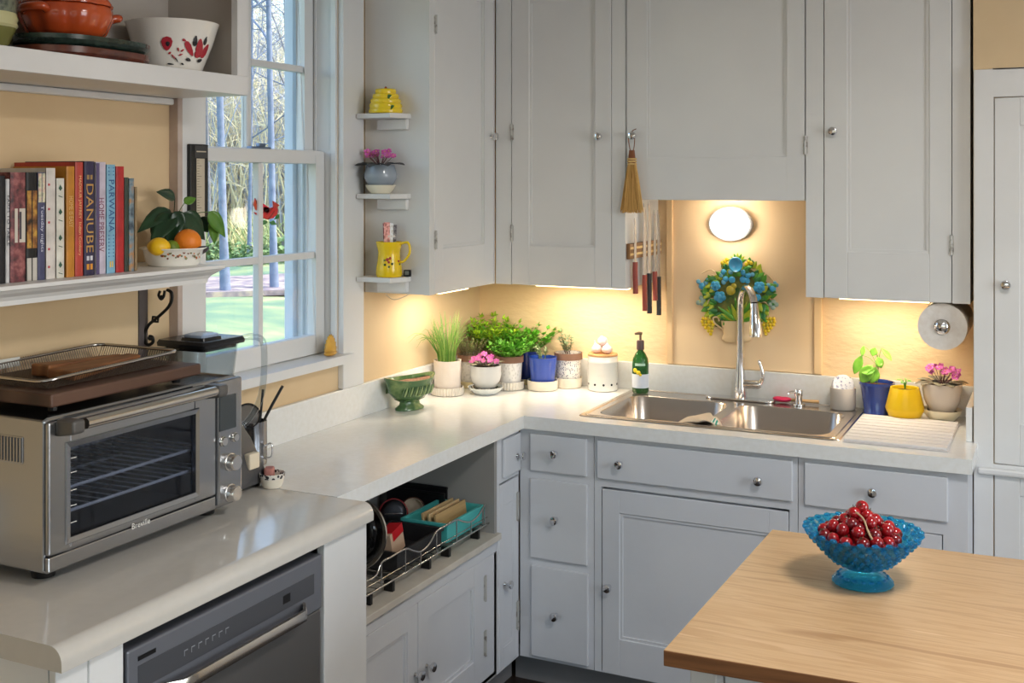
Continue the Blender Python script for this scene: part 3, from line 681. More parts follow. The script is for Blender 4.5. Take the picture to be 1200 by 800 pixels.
# books: (u0, u1, vtop, cover, spine text, text colour, extra)
PAGES = mat('book_pages', (222, 212, 190), .9, var=(90, (196, 184, 160)), stretch=(1, 30, 1))
BXF = .195
def book(u0, u1, vtop, col, label, deep=.15, txt=None, tcol=(240, 236, 226), tz=None, th=None, xf=BXF, rough=.5):
    y0, y1 = PX(u0, 320, xf).y+.0006, PX(u1, 320, xf).y-.0006; um = (u0+u1)/2
    h = PX(um, vtop, xf).z-SZ
    nm = 'book_cover_%02d_%02d_%02d' % col
    m = mat(nm, col, rough, var=(30, tuple(max(0, int(c*.88)) for c in col)))
    t = thing('book', label, 'book', (xf-deep/2, (y0+y1)/2, SZ+.0004), group='cookbooks on the wall shelf')
    wd = y1-y0; c = min(.0022, wd/6)
    b = B(); rings = []
    b.box(-deep/2, deep/2-.003, -wd/2, -wd/2+c, 0, h); b.box(-deep/2, deep/2-.003, wd/2-c, wd/2, 0, h)
    pr = [(deep/2-.004, -wd/2), (deep/2-.0015, -wd/2), (deep/2, -wd/2+wd*.18), (deep/2+.0006, 0), (deep/2, wd/2-wd*.18), (deep/2-.0015, wd/2), (deep/2-.004, wd/2)]
    b.prism(pr, 0, h, 'z'); b.done('cover', m, t)
    B().box(-deep/2+.004, deep/2-.0041, -wd/2+c+.0002, wd/2-c-.0002, .003, h-.004).done('pages', PAGES, t)
    if txt:
        z0, z1 = tz or (.15, .85)
        letters(txt, h*(z1-z0), wd*(th or .55), axes((deep/2+.0007, 0, h*(z0+z1)/2), (0, 0, -1), (0, 1, 0), (1, 0, 0)), mat('ink_%d_%d_%d' % tcol, tcol, .5), t)
    return t, wd, h, deep
def patch(bk_, z0, z1, col, y0=-.42, y1=.42, nm='label', m=None):
    t, wd, h, deep = bk_
    B().box(deep/2-.001, deep/2+.0005, wd*y0, wd*y1, h*z0, h*z1).done(nm, m or mat('patch_%d_%d_%d' % col, col, .5), t)
book(-10, -3, 205, (36, 36, 60), 'dark book at the open end of the row on the wall shelf')
book(-2, 6.5, 206, (20, 20, 28), 'black spined book beside the thin white spined one')
book(7, 12, 210, (210, 208, 210), 'thin white book with dark lettering between two dark books', txt='FARM TO TABLE', tcol=(40, 40, 60), tz=(.36, .84), th=.62)
k = book(12.5, 30.5, 202, (96, 48, 54), 'wide dark red patterned book with a pale title label'); 
k[0].children[0].data.materials[0] = ramp_mat('dark_red_print', 'noise', 60., [(.3, (52, 34, 40)), (.5, (120, 62, 66)), (.7, (168, 106, 104))], .5)
patch(k, .36, .67, (206, 198, 186), -.25, .46); patch((k[0], k[1], k[2], k[3]+.0004), .39, .64, (70, 66, 74), .06, .20, 'print_line')
k = book(31, 44, 202, (22, 22, 24), 'black cookbook with a food picture down its spine')
patch(k, .30, .83, (0, 0, 0), -.46, .46, 'picture', ramp_mat('food_print', 'noise', 38., [(.35, (40, 28, 22)), (.5, (150, 98, 50)), (.62, (206, 160, 70)), (.72, (96, 60, 40))], .4)); patch(k, .0, .21, (196, 190, 182), -.46, .46)
k = book(44.5, 53.5, 202, (74, 76, 110), 'slate blue book with a flowery picture at the top', txt='Tuesday nights', tcol=(214, 216, 230), tz=(.26, .69), th=.5)
patch(k, .72, .99, (0, 0, 0), -.46, .46, 'picture', ramp_mat('flower_print', 'noise', 50., [(.35, (90, 110, 60)), (.5, (214, 206, 180)), (.65, (206, 150, 140))], .5))
k = book(54.5, 65.5, 197, (224, 216, 210), 'white book with small red spots beside the leafy spine', deep=.16)
for z in (.1, .26, .5, .62, .84): patch(k, z, z+.02, (190, 60, 70), -.35, -.15, 'red_spot')
k = book(66.5, 76, 209, (226, 222, 210), 'white book printed with dark green leaves on the spine')
for z in (.13, .40, .66, .9):
    zc_ = k[2]*z; B().add([(k[3]/2+.0008, -.002, zc_-.006), (k[3]/2+.0008, .0035, zc_), (k[3]/2+.0008, -.002, zc_+.008), (k[3]/2+.0008, -.0065, zc_)], [(0, 1, 2, 3)]).done('leaf_print', mat('leaf_ink', (50, 88, 72), .6), k[0])
    B().tube([(k[3]/2+.0006, -.006, zc_-.016), (k[3]/2+.0006, .004, zc_-.019)], .0008, 4).done('stem_print', MATS['leaf_ink'], k[0])
book(78, 88, 195, (198, 132, 44), 'orange spined cookbook next to the leafy white one', deep=.16, txt='HOME IS EASY', tcol=(214, 176, 120), tz=(.45, .73), th=.5)
book(88.4, 98, 190, (190, 70, 58), 'tall coral red cookbook with gold lettering', deep=.185, txt='MADHUR JAFFREY  Indian Cookery', tcol=(236, 190, 130), tz=(.18, .88), th=.42)
k = book(99, 111, 189, (52, 46, 78), 'tall navy cookbook with large gold capitals', deep=.18, txt='DANUBE', tcol=(196, 150, 84), tz=(.20, .80), th=.72)
patch(k, .05, .10, (220, 150, 50), -.3, .3, 'gold_spot'); patch(k, .13, .17, (206, 206, 214), -.3, .3, 'silver_spot'); patch(k, .84, .88, (160, 130, 80), -.28, .28, 'gold_spot')
k = book(112.5, 124.5, 190, (206, 196, 212), 'lilac white book about preserving with purple capitals', deep=.17, txt='HOME PRESERV', tcol=(120, 52, 80), tz=(.20, .68), th=.55)
patch(k, 0, .99, (96, 84, 120), -.48, -.18, 'edge_band')
k = book(125.3, 135.6, 193, (134, 186, 214), 'light blue book with dotted ends and dark capitals', deep=.16, txt='PARWANA', tcol=(44, 84, 140), tz=(.38, .86), th=.66)
for i in range(7):
    for j in range(3): patch(k, .15+i*.032, .162+i*.032, (60, 110, 160), -.34+j*.26, -.22+j*.26, 'dot')
for i in range(3):
    for j in range(3): patch(k, .90+i*.032, .912+i*.032, (60, 110, 160), -.34+j*.26, -.22+j*.26, 'dot')
patch(k, .055, .11, (226, 190, 70), -.2, .2, 'gold_spot')
book(136.2, 146, 195, (186, 44, 46), 'bright red book beside the light blue one', deep=.17)
book(146.3, 151.5, 208, (52, 66, 56), 'thin dark green book beside the bright red one', deep=.15)
k = book(151.8, 157.8, 209, (70, 74, 78), 'grey and tan patterned book near the row end'); k[0].children[0].data.materials[0] = ramp_mat('tan_print', 'noise', 45., [(.35, (52, 66, 80)), (.5, (120, 140, 150)), (.65, (176, 128, 84))], .5)
book(158.2, 161.4, 219, (150, 126, 92), 'thin tan booklet closing the row beside the fruit bowl', deep=.14)

# fruit bowl
p = PX(203, 305, .148); p.z = SZ+.0006; s = mpp(p)
fb = thing('fruit_bowl', 'white enamel bowl with a brown flower band holding fruit on the shelf', 'bowl', p)
R1 = 35*s; H1 = 20*s
B().lathe([(0, 0), (R1*.80, 0), (R1*.86, .006), (R1*.97, H1*.9), (R1*1.08, H1), (R1*1.08, H1+.002), (R1*.95, H1-.001), (R1*.80, .006), (0, .004)], 40, fn=lambda r, z, a: r*(1+.04*abs(cos(a+.5)))).done('bowl_body', WHITEC, fb, smooth=50)
b = B()
for k in range(26):
    a = -1.2+k*.058+rnd.uniform(-.02, .02); z = H1*rnd.uniform(.45, .82); r = R1*(.865+.105*z/H1)*(1+.04*abs(cos(a+.5)))+.0006
    c_ = Vector((r*cos(a), r*sin(a), z)); n_ = Vector((cos(a), sin(a), .1)).normalized(); tx = Vector((-sin(a), cos(a), 0)); tz_ = n_.cross(tx); q = rnd.uniform(.002, .0042)
    b.add([c_+tx*q*cos(i*pi/3)+tz_*q*sin(i*pi/3) for i in range(6)], [tuple(range(6))], k % 3)
b.done('flower_band', [mat('print_brown', (120, 70, 50), .5), mat('print_orange', (196, 120, 70), .5), mat('print_green', (110, 110, 70), .5)], fb, recalc=False)
def fruit(name, label, u, v, x, r, m, rx=(1, 1, 1), rot=(0, 0, 0), stem=False, fn=None):
    q = PX(u, v, x); t = thing(name, label, 'fruit', q); t.rotation_euler = rot
    B().ball((0, 0, 0), (r*rx[0], r*rx[1], r*rx[2]), 20, 14, fn=fn).done('flesh', m, t, smooth=180)
    if stem: B().lathe([(0, r*rx[2]*.99), (.003, r*rx[2]*.99), (.002, r*rx[2]*1.06), (0, r*rx[2]*1.06)], 6).done('stem', mat('stem_green', (90, 100, 50), .7), t)
    return t
tip = lambda q: 1+.12*max(0, abs(q.x)-.75)/.25
fruit('lemon', 'yellow lemon in the enamel bowl on the shelf', 186, 289, .158, .0245, mat('lemon', (236, 188, 30), .4, bump=(150, .2)), (1, 1.15, .9), (0, 0, .3), fn=tip)
fruit('lime', 'green lime tucked between lemon and orange', 201, 291, .150, .020, mat('lime', (110, 134, 40), .4, bump=(150, .2)))
fruit('orange', 'large orange in the enamel bowl under the trailing plant', 220, 284, .165, .033, mat('orange', (232, 130, 36), .45, bump=(180, .25)), stem=True)
fruit('eggplant', 'slim dark purple aubergine lying over the enamel bowl rim', 234, 294, .196, .0102, mat('aubergine', (40, 34, 48), .3), (1, 2.9, 1), (.22, 0, -.1))
# trailing plant behind the fruit
pp = PX(203, 318, .042); pp.z = SZ+.0003
pt = thing('pothos_plant', 'trailing green pothos in a small pot behind the fruit bowl', 'plant', pp)
B().lathe([(0, 0), (.024, 0), (.031, .07), (.028, .07), (.0265, .062), (0, .062)], 24).done('pot', TERRA, pt, smooth=40)
B().lathe([(0, .0622), (.026, .0622), (0, .066)], 16).done('soil', SOIL, pt)
def leaf(b, base, tip_, width, cup=.25, n=6, droop=0., normal=None, mi=0, heart=True):
    base, tip_ = Vector(base), Vector(tip_); ax = tip_-base; L = ax.length; ax.normalize()
    nn = Vector(normal) if normal else Vector((0, 0, 1))
    sd = ax.cross(nn); 
    if sd.length < 1e-4: sd = ax.orthogonal()
    sd.normalize(); nn = sd.cross(ax)
    prof = [(0, .12), (.08, .62), (.22, .98), (.4, 1.), (.6, .8), (.8, .45), (1, .02)] if heart else [(0, .08), (.15, .5), (.35, .92), (.55, 1.), (.75, .78), (.9, .4), (1, .02)]
    vs = []; fs = []
    for t, w_ in prof:
        c = base+ax*L*t+Vector((0, 0, -droop*L*t*t)); hw = width/2*w_
        for k, f in ((-1, 1), (-.5, .5), (0, 0), (.5, .5), (1, 1)):
            vs.append(c+sd*hw*k+nn*(cup*hw*abs(k)-(.0 if t > .05 else 0)))
    m_ = len(prof)
    for i in range(m_-1):
        for k in range(4): a = i*5+k; fs.append((a, a+1, a+6, a+5))
    b.add(vs, fs, mi); return b
LGR = lambda nm, c1, c2, r=.4: mat(nm, c1, r, var=(25, c2), sss=.0)
PDK, PLT = LGR('pothos_dark', (38, 66, 40), (26, 50, 32), .3), LGR('pothos_light', (96, 138, 50), (70, 116, 44), .3)
def one_leaf(parent, root, base, tip_, width, m, normal=None, droop=.1, cup=.22, stem_from=None, heart=True, sr=.0011, solid=.0004):
    b = B(); leaf(b, Vector(base)-root, Vector(tip_)-root, width, cup, droop=droop, normal=normal, heart=heart)
    o = b.done('leaf', m, parent, smooth=180, recalc=False, solid=solid)
    if stem_from is not None:
        a, c_ = Vector(stem_from)-root, Vector(base)-root
        mid = (a+c_)/2+Vector((0, 0, (c_-a).length*.15))
        B().tube(spline([a, mid, c_], 4), sr, 6).done('stem', m, parent, smooth=60)
    return o
top = pp+Vector((0, 0, .066)); V_ = (-.55, .75, .35); CF = Vector((.6, -.7, .35))
for (bu, bv, tu, tv, x, wpx, m, st_) in ((205, 232, 183, 220, .06, 14, PDK, 1), (199, 246, 161, 265, .10, 20, PDK, 1), (203, 250, 176, 282, .12, 24, PDK, 0), (208, 250, 196, 284, .12, 24, PDK, 0), (214, 250, 240, 276, .13, 26, PDK, 1), (216, 238, 230, 230, .10, 11, PLT, 1), (245, 248, 264, 274, .16, 17, PLT, 1), (252, 258, 251, 283, .15, 15, PLT, 1), (222, 252, 205, 276, .11, 22, PDK, 0), (204, 248, 216, 272, .13, 20, PDK, 0), (190, 256, 182, 284, .09, 22, PDK, 0), (232, 256, 244, 270, .12, 18, PDK, 0)):
    a, c_ = PX(bu, bv, x), PX(tu, tv, x+.012)
    one_leaf(pt, pp, a, c_, wpx*mpp(a), m, normal=CF, droop=.12, stem_from=top if st_ else None)

# ------------------------------------------------------------------ open cupboard over the shelf
ou = thing('open_wall_cupboard', 'white open wall cupboard beside the window with crockery on its ledge', 'cupboard', (.12, -2.3, 1.9))
OB, OT, OF = 1.902, 2.52, .252; OE = -1.752
b = B()
bx('floor_board', .001, OF-.02, -3.3, OE, OB, OB+.040, PAINT, ou)
bx('side_panel', .001, OF-.02, OE-.02, OE, OB+.040, OT, mat('inside_grey', (176, 168, 160), .6), ou)
bx('back_panel', .001, .008, -3.3, OE-.02, OB+.040, OT, MATS['inside_grey'], ou)
bx('rail', OF-.02, OF, -3.3, OE, OB, 1.949, PAINT, ou, bevel=.0015)
bx('stile', OF-.02, OF, OE-.042, OE, 1.949, OT, PAINT, ou, bevel=.0015)
bx('trim_3', .0, .020, -3.3, -1.762, 1.884, OB-.001, PAINT, kind='structure', bevel=.004)
FZ = OB+.0402
# folk-flower bowl
p = PX(202, 60, .125); p.z = FZ; s = mpp(p)
wb_ = thing('mixing_bowl', 'deep white bowl with a red and black folk flower on the open cupboard ledge', 'bowl', p)
R2 = 53*s; ztop_ = PX(202, 28, .125).z-FZ
B().lathe([(0, 0), (R2*.56, 0), (R2*.60, .006), (R2*.86, ztop_*.6), (R2*.99, ztop_-.004), (R2*1.01, ztop_), (R2*.96, ztop_), (R2*.83, ztop_*.6), (R2*.5, .01), (0, .008)], 48).done('bowl_body', WHITEC, wb_, smooth=40)
def on_bowl(u, v):      # pixel -> point on the outer side of the bowl
    d = ray(u, v); 
    best = None
    for k in range(4000):
        t_ = 1.6+k*.0003; q = CAM+d*t_; z = q.z-FZ; rr_ = R2*(.60+.26*max(0, z)/(ztop_*.6)) if z < ztop_*.6 else R2*(.86+.13*(z-ztop_*.6)/(ztop_*.4))
        if (q-p).xy.length < rr_ and 0 < z < ztop_: return q-p
    return None
def decal(parent, name, polys, m, proj, lift=.0022):
    b = B()
    for poly in polys:
        pts_ = [proj(*q) for q in poly]
        if any(q is None for q in pts_): continue
        c = sum(pts_, Vector())/len(pts_); out = (CAM-p-c).normalized()*lift
        pts_ = [q+out for q in pts_]; c = c+out*1.5
        bb_ = B(); bb_.add([c]+pts_, [(0, i+1, (i+1) % len(pts_)+1) for i in range(len(pts_))]); bb_.done(name, m, parent, recalc=False)
def petal(cx, cy, L, w_, ang):
    out = []
    for k in range(10):
        t = 2*pi*k/10; x = L/2*cos(t); y = w_/2*sin(t)*(1-.35*cos(t)); out.append((cx+x*cos(ang)-y*sin(ang), cy+x*sin(ang)+y*cos(ang)))
    return out
RED, BLK = mat('folk_red', (176, 44, 58), .35), mat('folk_black', (40, 40, 46), .35)
decal(wb_, 'flower_print', [petal(195.5, 51, 17, 13, pi/2), petal(222, 57, 20, 7, radians(65)), petal(234, 55, 20, 8, radians(-82)), petal(240, 60, 19, 5.5, radians(-62)), petal(216, 47, 5, 3, .5), petal(204, 67, 9, 2, .8), petal(209, 58, 5, 2, 1.4), petal(214, 59, 5, 2, -.6), petal(212, 64, 5, 2, -.3), petal(199, 62, 4, 2.5, -.7), petal(232, 64, 8, 8, 0)], RED, on_bowl)
decal(wb_, 'leaf_print', [petal(196.5, 51.5, 6, 5, pi/2), petal(229, 48, 13, 5, radians(-80)), petal(241, 48, 11, 3.5, radians(-72)), petal(221, 70, 6, 4, .5), petal(234, 71, 6, 4, -.5), petal(207, 70, 7, 1.4, 1.1), petal(200, 75, 8, 2, .1), petal(214, 75, 4, 2, .6)], BLK, on_bowl, .0028)
# terracotta tureen on two platters
p2 = PX(78, 60, .122); p2.z = FZ; PLY = PX(160, 60, .122).y-.168
RG = p2.y+.0
def lowshape(r, z, a): return r*(1+.05*abs(sin(4*a+.4)))
for nm, lab, m, z0, rr_, hh_ in (('platter', 'dark terracotta platter at the bottom under the tureen', mat('brown_glaze', (104, 54, 40), .25, coat=.3, var=(30, (74, 40, 34))), 0., .166, .032), ('platter', 'dark green rimmed platter between tureen and brown platter', mat('green_glaze', (30, 44, 40), .2, coat=.5, var=(50, (52, 70, 62))), .0325, .168, .024)):
    t = thing(nm, lab, 'platter', (p2.x, PLY, FZ+z0+.0002))
    B().lathe([(0, 0), (rr_*.86, 0), (rr_*.96, .006), (rr_*.985, hh_*.5), (rr_, hh_*.56), (rr_, hh_-.001), (rr_*.96, hh_), (rr_*.80, .009), (0, .008)], 48, fn=lambda r, z, a: r*(.64+.36*abs(sin(a))**2)).done('dish', m, t, smooth=40)
tu = thing('pumpkin_tureen', 'glossy orange pumpkin-shaped tureen with lug handles standing on platters', 'tureen', (p2.x, p2.y-.0, FZ+.0570))
ORG = mat('orange_glaze', (196, 84, 38), .18, coat=.6, var=(6, (170, 66, 30)))
rib = lambda r, z, a: r*1.06*(1-.06*abs(cos(4.5*a))**6)
B().lathe([(0, 0), (.066, 0), (.080, .012), (.094, .045), (.092, .066), (.088, .070), (0, .070)], 72, fn=rib).done('body', ORG, tu, smooth=60)
l_ = B().lathe([(0, .071), (.092, .071), (.093, .076), (.080, .095), (.05, .112), (.02, .118), (0, .118)], 72, fn=rib).done('lid', ORG, tu, smooth=60)
B().tube(spline([(0, 0, .117), (.004, 0, .135), (.014, .004, .148)], 4), [.012]*5+[.010]*4, 10).done('stem', mat('stem_brown', (110, 70, 36), .5), l_, smooth=60)
for s_ in (-1, 1):
    B().tube(spline([(.03, s_*.080, .05), (.045, s_*.108, .056), (.0, s_*.116, .054), (-.03, s_*.085, .05)], 5), .0095, 10).done('lug_handle', ORG, tu, smooth=60)
# green vase at the far end
p3 = PX(0, 40, .13)
gv = thing('ribbed_vase', 'olive green vase with a woven band at the end of the ledge', 'vase', (p3.x, p3.y-.038, FZ+.0002))
B().lathe([(0, 0), (.032, 0), (.045, .02), (.058, .05), (.060, .055)], 36).done('foot_part', mat('olive_glaze', (112, 112, 60), .3, coat=.4), gv, smooth=50)
B().lathe([(.060, .055), (.0635, .06), (.061, .067), (.0635, .073), (.061, .080), (.060, .085)], 36).done('cream_band', mat('cream_glaze', (190, 186, 140), .3), gv, smooth=50)
B().lathe([(.060, .085), (.060, .16), (.054, .20), (.050, .20), (.054, .16), (.05, .06), (0, .05)], 36).done('neck', ramp_mat('mottled_green', 'noise', 80., [(.35, (56, 66, 58)), (.6, (122, 128, 108)), (.75, (80, 90, 60))], .4, bump=.3), gv, smooth=50)

# room thermometer on the casing
a, c_ = PX(219, 200, .0225), PX(240, 200, .0225); z1_, z0_ = PX(230, 169, .0225).z, PX(230, 262, .0225).z
th_ = thing('wall_thermometer', 'narrow black framed thermometer hanging on the window casing', 'thermometer', (.0225, (a.y+c_.y)/2, z0_))
hw_ = (c_.y-a.y)/2; hh_ = z1_-z0_
B().box(.0, .012, -hw_, hw_, 0, hh_).done('frame', BLACKP, th_, bevel=.002)
B().box(.0115, .0132, -hw_*.35, hw_*.55, .01, hh_*.82).done('scale_strip', mat('scale_cream', (196, 184, 164), .6), th_)
B().box(.0115, .0132, -hw_*.55, hw_*.9, hh_*.83, hh_*.98).done('head_plate', mat('plate_dark', (58, 58, 60), .4), th_)
for k in range(24): B().box(.0131, .0134, -hw_*.3, -hw_*.05 if k % 4 else hw_*.2, .014+k*hh_*.033, .0148+k*hh_*.033).done('tick', DARK, th_)
B().box(.0131, .0135, -hw_*.35, hw_*.7, hh_*.90, hh_*.915).done('print_line', MATS['scale_cream'], th_)
# ================================================================== sink and tap
sk_ = thing('kitchen_sink', 'double bowl stainless drop-in sink in the white countertop', 'sink', (1.07, -.29, CT))
bowls = [(SX0+.042, 1.062, SY0+.035, -.135), (1.092, SX1-.04, SY0+.035, -.135)]
bm = bmesh.new(); zr = CT+.0035
def loop(pts, z): 
    vv = [bm.verts.new((x, y, z)) for x, y in pts]; return [bm.edges.new((vv[i], vv[(i+1) % len(vv)])) for i in range(len(vv))]
es = loop(rrect(SX0, SX1, SY0, SY1, .02, 4), zr)
for q in bowls: es += loop(rrect(*q, .062, 6), zr)
bmesh.ops.triangle_fill(bm, use_beauty=True, edges=es)
vs_ = [tuple(v.co) for v in bm.verts]; bm.verts.index_update(); fs_ = [tuple(v.index for v in f.verts) for f in bm.faces]; bm.free()
b = B().add(vs_, fs_)
def rr3(q, r, z, o=0): return [(x, y, z) for x, y in rrect(q[0]+o, q[1]-o, q[2]+o, q[3]-o, r, 5)]
oq = (SX0, SX1, SY0, SY1)
b.loft([rr3(oq, .02, zr), rr3(oq, .022, CT+.0005, -.004)], cap0=False, cap1=False)
b.loft([rr3((SX0+.012, SX1-.012, SY0+.010, SY1-.006), .02, zr+.0002), rr3((SX0+.012, SX1-.012, SY0+.010, SY1-.006), .02, zr+.0025, .003), rr3((SX0+.012, SX1-.012, SY0+.010, SY1-.006), .02, zr+.0002, .007)], cap0=False, cap1=False)
b.done('rim', SINKST, sk_, world=True, smooth=30)
for q in bowls:
    rings = [[(x, y, z) for x, y in rrect(q[0]+o, q[1]-o, q[2]+o, q[3]-o, r, 6)] for z, o, r in ((zr, 0, .062), (zr-.004, .004, .060), (zr-.14, .012, .06), (zr-.165, .025, .06), (zr-.172, .05, .05))]
    bo = B().loft(rings, cap0=False).done('bowl', SINKST, sk_, world=True, smooth=60, recalc=False)
    for f in bo.data.polygons: pass
    B().lathe([(0, .002), (.035, .002), (.042, .001), (.042, -.001), (0, -.001)], 24, ((q[0]+q[1])/2, (q[2]+q[3])/2, zr-.170)).done('drain', CHROME, sk_, world=True, smooth=40)
fp = Vector((PZ(866, 470.5, CT).x, -.062, zr+.001))
fa = thing('kitchen_tap', 'tall chrome gooseneck tap with a pull-down head and side lever', 'tap', fp)
B().loft([[(x, y, z) for x, y in rrect(-.125, .125, -.030, .030, .03, 5)] for z in (0, .006)]).done('deck_plate', CHROME, fa, smooth=40, bevel=.002)
zt_ = PY(875, 334, -.13).z-fp.z; tip_ = PY(886, 395, -.21)-fp
B().lathe([(0, .006), (.024, .006), (.0235, .02), (.020, .06), (.016, .10), (.0135, .16), (.0135, .161), (0, .161)], 28).done('body', CHROME, fa, smooth=50)
dr_ = Vector((tip_.x, tip_.y, 0)); L_ = dr_.length; dr_.normalize()
ra = L_/2*.93; zc_ = zt_-ra-.010
path = [Vector((0, 0, .15)), Vector((0, 0, zc_*.6)), Vector((0, 0, zc_))]+[dr_*(ra-ra*cos(a))+Vector((0, 0, zc_+ra*sin(a))) for a in [pi*k/14 for k in range(1, 13)]]
B().tube(path, .0128, 16).done('spout', CHROME, fa, smooth=60)
e0 = path[-1]; e1 = Vector((tip_.x, tip_.y, tip_.z)); 
pth = [e0.lerp(e1, t) for t in (0, .15, .3, .55, .9, 1.)]
B().tube(pth, [.0132, .0145, .0155, .0195, .0235, .022], 20).done('spray_head', CHROME, fa, smooth=50)
lv = Vector((.995, -.10, 0))
B().tube([Vector((0, 0, .055)), lv*.03+Vector((0, 0, .056)), lv*.066+Vector((0, 0, .058)), lv*.076+Vector((0, 0, .060))], [.016, .0155, .015, .010], 14).done('valve', CHROME, fa, smooth=50)
B().tube(spline([lv*.070+Vector((0, 0, .060)), lv*.082+Vector((0, 0, .085)), lv*.079+Vector((0, 0, .115)), lv*.068+Vector((0, 0, .145))], 4), [.008]*4+[.007]*4+[.0062]*4+[.004], 10).done('lever', CHROME, fa, smooth=60)
q = Vector((PZ(935, 477, CT).x, -.075, zr+.001)); sd = thing('soap_dispenser', 'short chrome soap dispenser on the sink deck', 'dispenser', q)
B().lathe([(0, 0), (.022, 0), (.022, .004), (.013, .006), (.012, .03), (.0145, .034), (.0145, .05), (.012, .054), (0, .054)], 20).done('body', CHROME, sd, smooth=40)
B().tube([(0, 0, .044), (-.022, -.012, .046), (-.034, -.018, .040)], .005, 8).done('nozzle', CHROME, sd, smooth=50)
q = Vector((PZ(918, 472, CT).x, -.052, zr+.0035)); br_ = thing('dish_brush', 'pink silicone scoop brush with a wooden handle lying behind the sink', 'brush', q)
B().ball((0, 0, .010), (.034, .018, .011), 16, 10, fn=lambda p_: 1-.35*max(0, p_.z)*(1-abs(p_.x))).done('scoop', mat('hot_pink', (232, 50, 96), .35), br_, smooth=180)
B().tube([(.028, 0, .009), (.06, 0, .009), (.125, .004, .009)], [.005, .0055, .006], 10).done('handle', mat('pale_wood', (214, 172, 122), .6), br_, smooth=50)
# sponge holder
q = PZ(986, 482, CT); q = Vector((q.x, -.070, zr+.001)); s = mpp(q); shd = thing('sponge_holder', 'beige cup holding dish sponges at the sink corner', 'holder', q)
r = 14.5*s; h = 25*s
B().lathe([(0, 0), (r*.92, 0), (r, .006), (r, h), (r*.93, h), (r*.9, .008), (0, .006)], 32).done('cup', mat('beige_cup', (216, 204, 192), .55), shd, smooth=45)
o = B().loft([[(x*k, y*k, z) for x, y in rrect(-.036, .036, -.036, .036, .034, 6)] for z, k in ((0, .92), (.004, 1), (.020, 1), (.024, .92))]).done('sponge', mat('white_sponge', (236, 234, 238), .9, var=(90, (150, 150, 180), .55, .62), bump=(160, .5)), None, loc=q+Vector((-.004, .012, .074)), rot=(radians(70), 0, .30), smooth=50, label='round white speckled sponge standing in the beige cup', cat='sponge')
o = B().loft([[(x, y, z) for x, y in rrect(-.017, .017, -.012, .012, .011, 5)] for z in (0, .05)]).done('sponge', mat('tan_sponge', (214, 178, 130), .95, bump=(180, .5)), None, loc=q+Vector((.010, -.014, .010)), rot=(0, 0, .5), smooth=50, bevel=.004, label='small tan sponge beside the round one in the beige cup', cat='sponge')
# dishcloth over the sink divider
nx, ny = 20, 10; vs_ = []
pathx = spline([(.955, 0, zr-.030), (.995, 0, zr-.004), (1.040, 0, zr+.008), (1.062, 0, zr+.010), (1.080, 0, zr+.011), (1.096, 0, zr+.006), (1.112, 0, zr-.022), (1.122, 0, zr-.060)], 3)
for i_, q in enumerate(pathx):
    for j in range(ny+1):
        t_ = j/ny; w_ = .10+.03*sin(i_*.3); y = -.515+w_*t_
        vs_.append((q.x+.006*sin(5*t_+i_*.4), y+.010*sin(i_*.5), q.z+.003*sin(9*t_+i_*.7)))
n_ = len(pathx); fs_ = [(i_*(ny+1)+j, (i_+1)*(ny+1)+j, (i_+1)*(ny+1)+j+1, i_*(ny+1)+j+1) for i_ in range(n_-1) for j in range(ny)]
b = B().add(vs_, fs_); b.m = [1 if i_ >= n_*.55 and 1 <= j <= 7 else 0 for i_ in range(n_-1) for j in range(ny)]
b.done('dish_cloth', [mat('beige_cloth', (216, 198, 176), .95, bump=(200, .3)), ramp_mat('green_print', 'wave', 36., [(.0, (226, 222, 212)), (.45, (226, 222, 212)), (.55, (36, 150, 130))], .9)], None, smooth=180, recalc=False, solid=.002, label='beige dishcloth with a green print draped over the sink divider', cat='dishcloth')

# ================================================================== pots and herbs
def wallclamp(p, r): p.y = min(p.y, -.0195-r); p.x = max(p.x, .0195+r); return p
FLUTE = lambda n, a=.03: (lambda r, z, t: r*(1+a*cos(n*t)))
def saucer(u, vb, rpx, hpx, m, label, flute=0, name='plant_saucer', pebbles=False, z=None, p=None):
    p = p or wallclamp(stand(u, vb, rpx), rpx*.0030+.002); s = mpp(p); r = rpx*s; h = hpx*s
    t = thing(name, label, 'saucer', p)
    B().lathe([(0, 0), (r*.62, 0), (r*.66, .003), (r*.84, h*.45), (r, h), (r*.95, h), (r*.80, h*.5), (r*.6, .006), (0, .005)] if pebbles else [(0, 0), (r*.93, 0), (r*.97, .003), (r, h), (r*.94, h), (r*.90, .006), (0, .005)], 5*flute if flute else 36, fn=(lambda rr, zz, a: rr*(1+.045*cos(flute*a)) if rr > r*.92 and zz < h*.95 else rr) if flute else None).done('dish', m, t, smooth=40)
    if pebbles:
        bb = B(); 
        for k in range(70):
            a = rnd.uniform(0, 2*pi); q = r*rnd.uniform(.5, .82); g = rnd.uniform(.002, .0042); bb.ball((q*cos(a), q*sin(a), .0058+g*.3+h*.58), (g, g, g*.8), 6, 4, mi=k % 3)
        bb.done('pebbles', [mat('peb1', (206, 198, 180), .7), mat('peb2', (130, 122, 110), .7), mat('peb3', (70, 78, 70), .7)], t, kind='stuff')
        bb = B().lathe([(0, .0058), (r*.6, .0064), (r*.80, .0056+h*.55), (0, .0056+h*.55)], 24); bb.done('gravel_bed', MATS['peb2'], t)
    return t, p, s, r
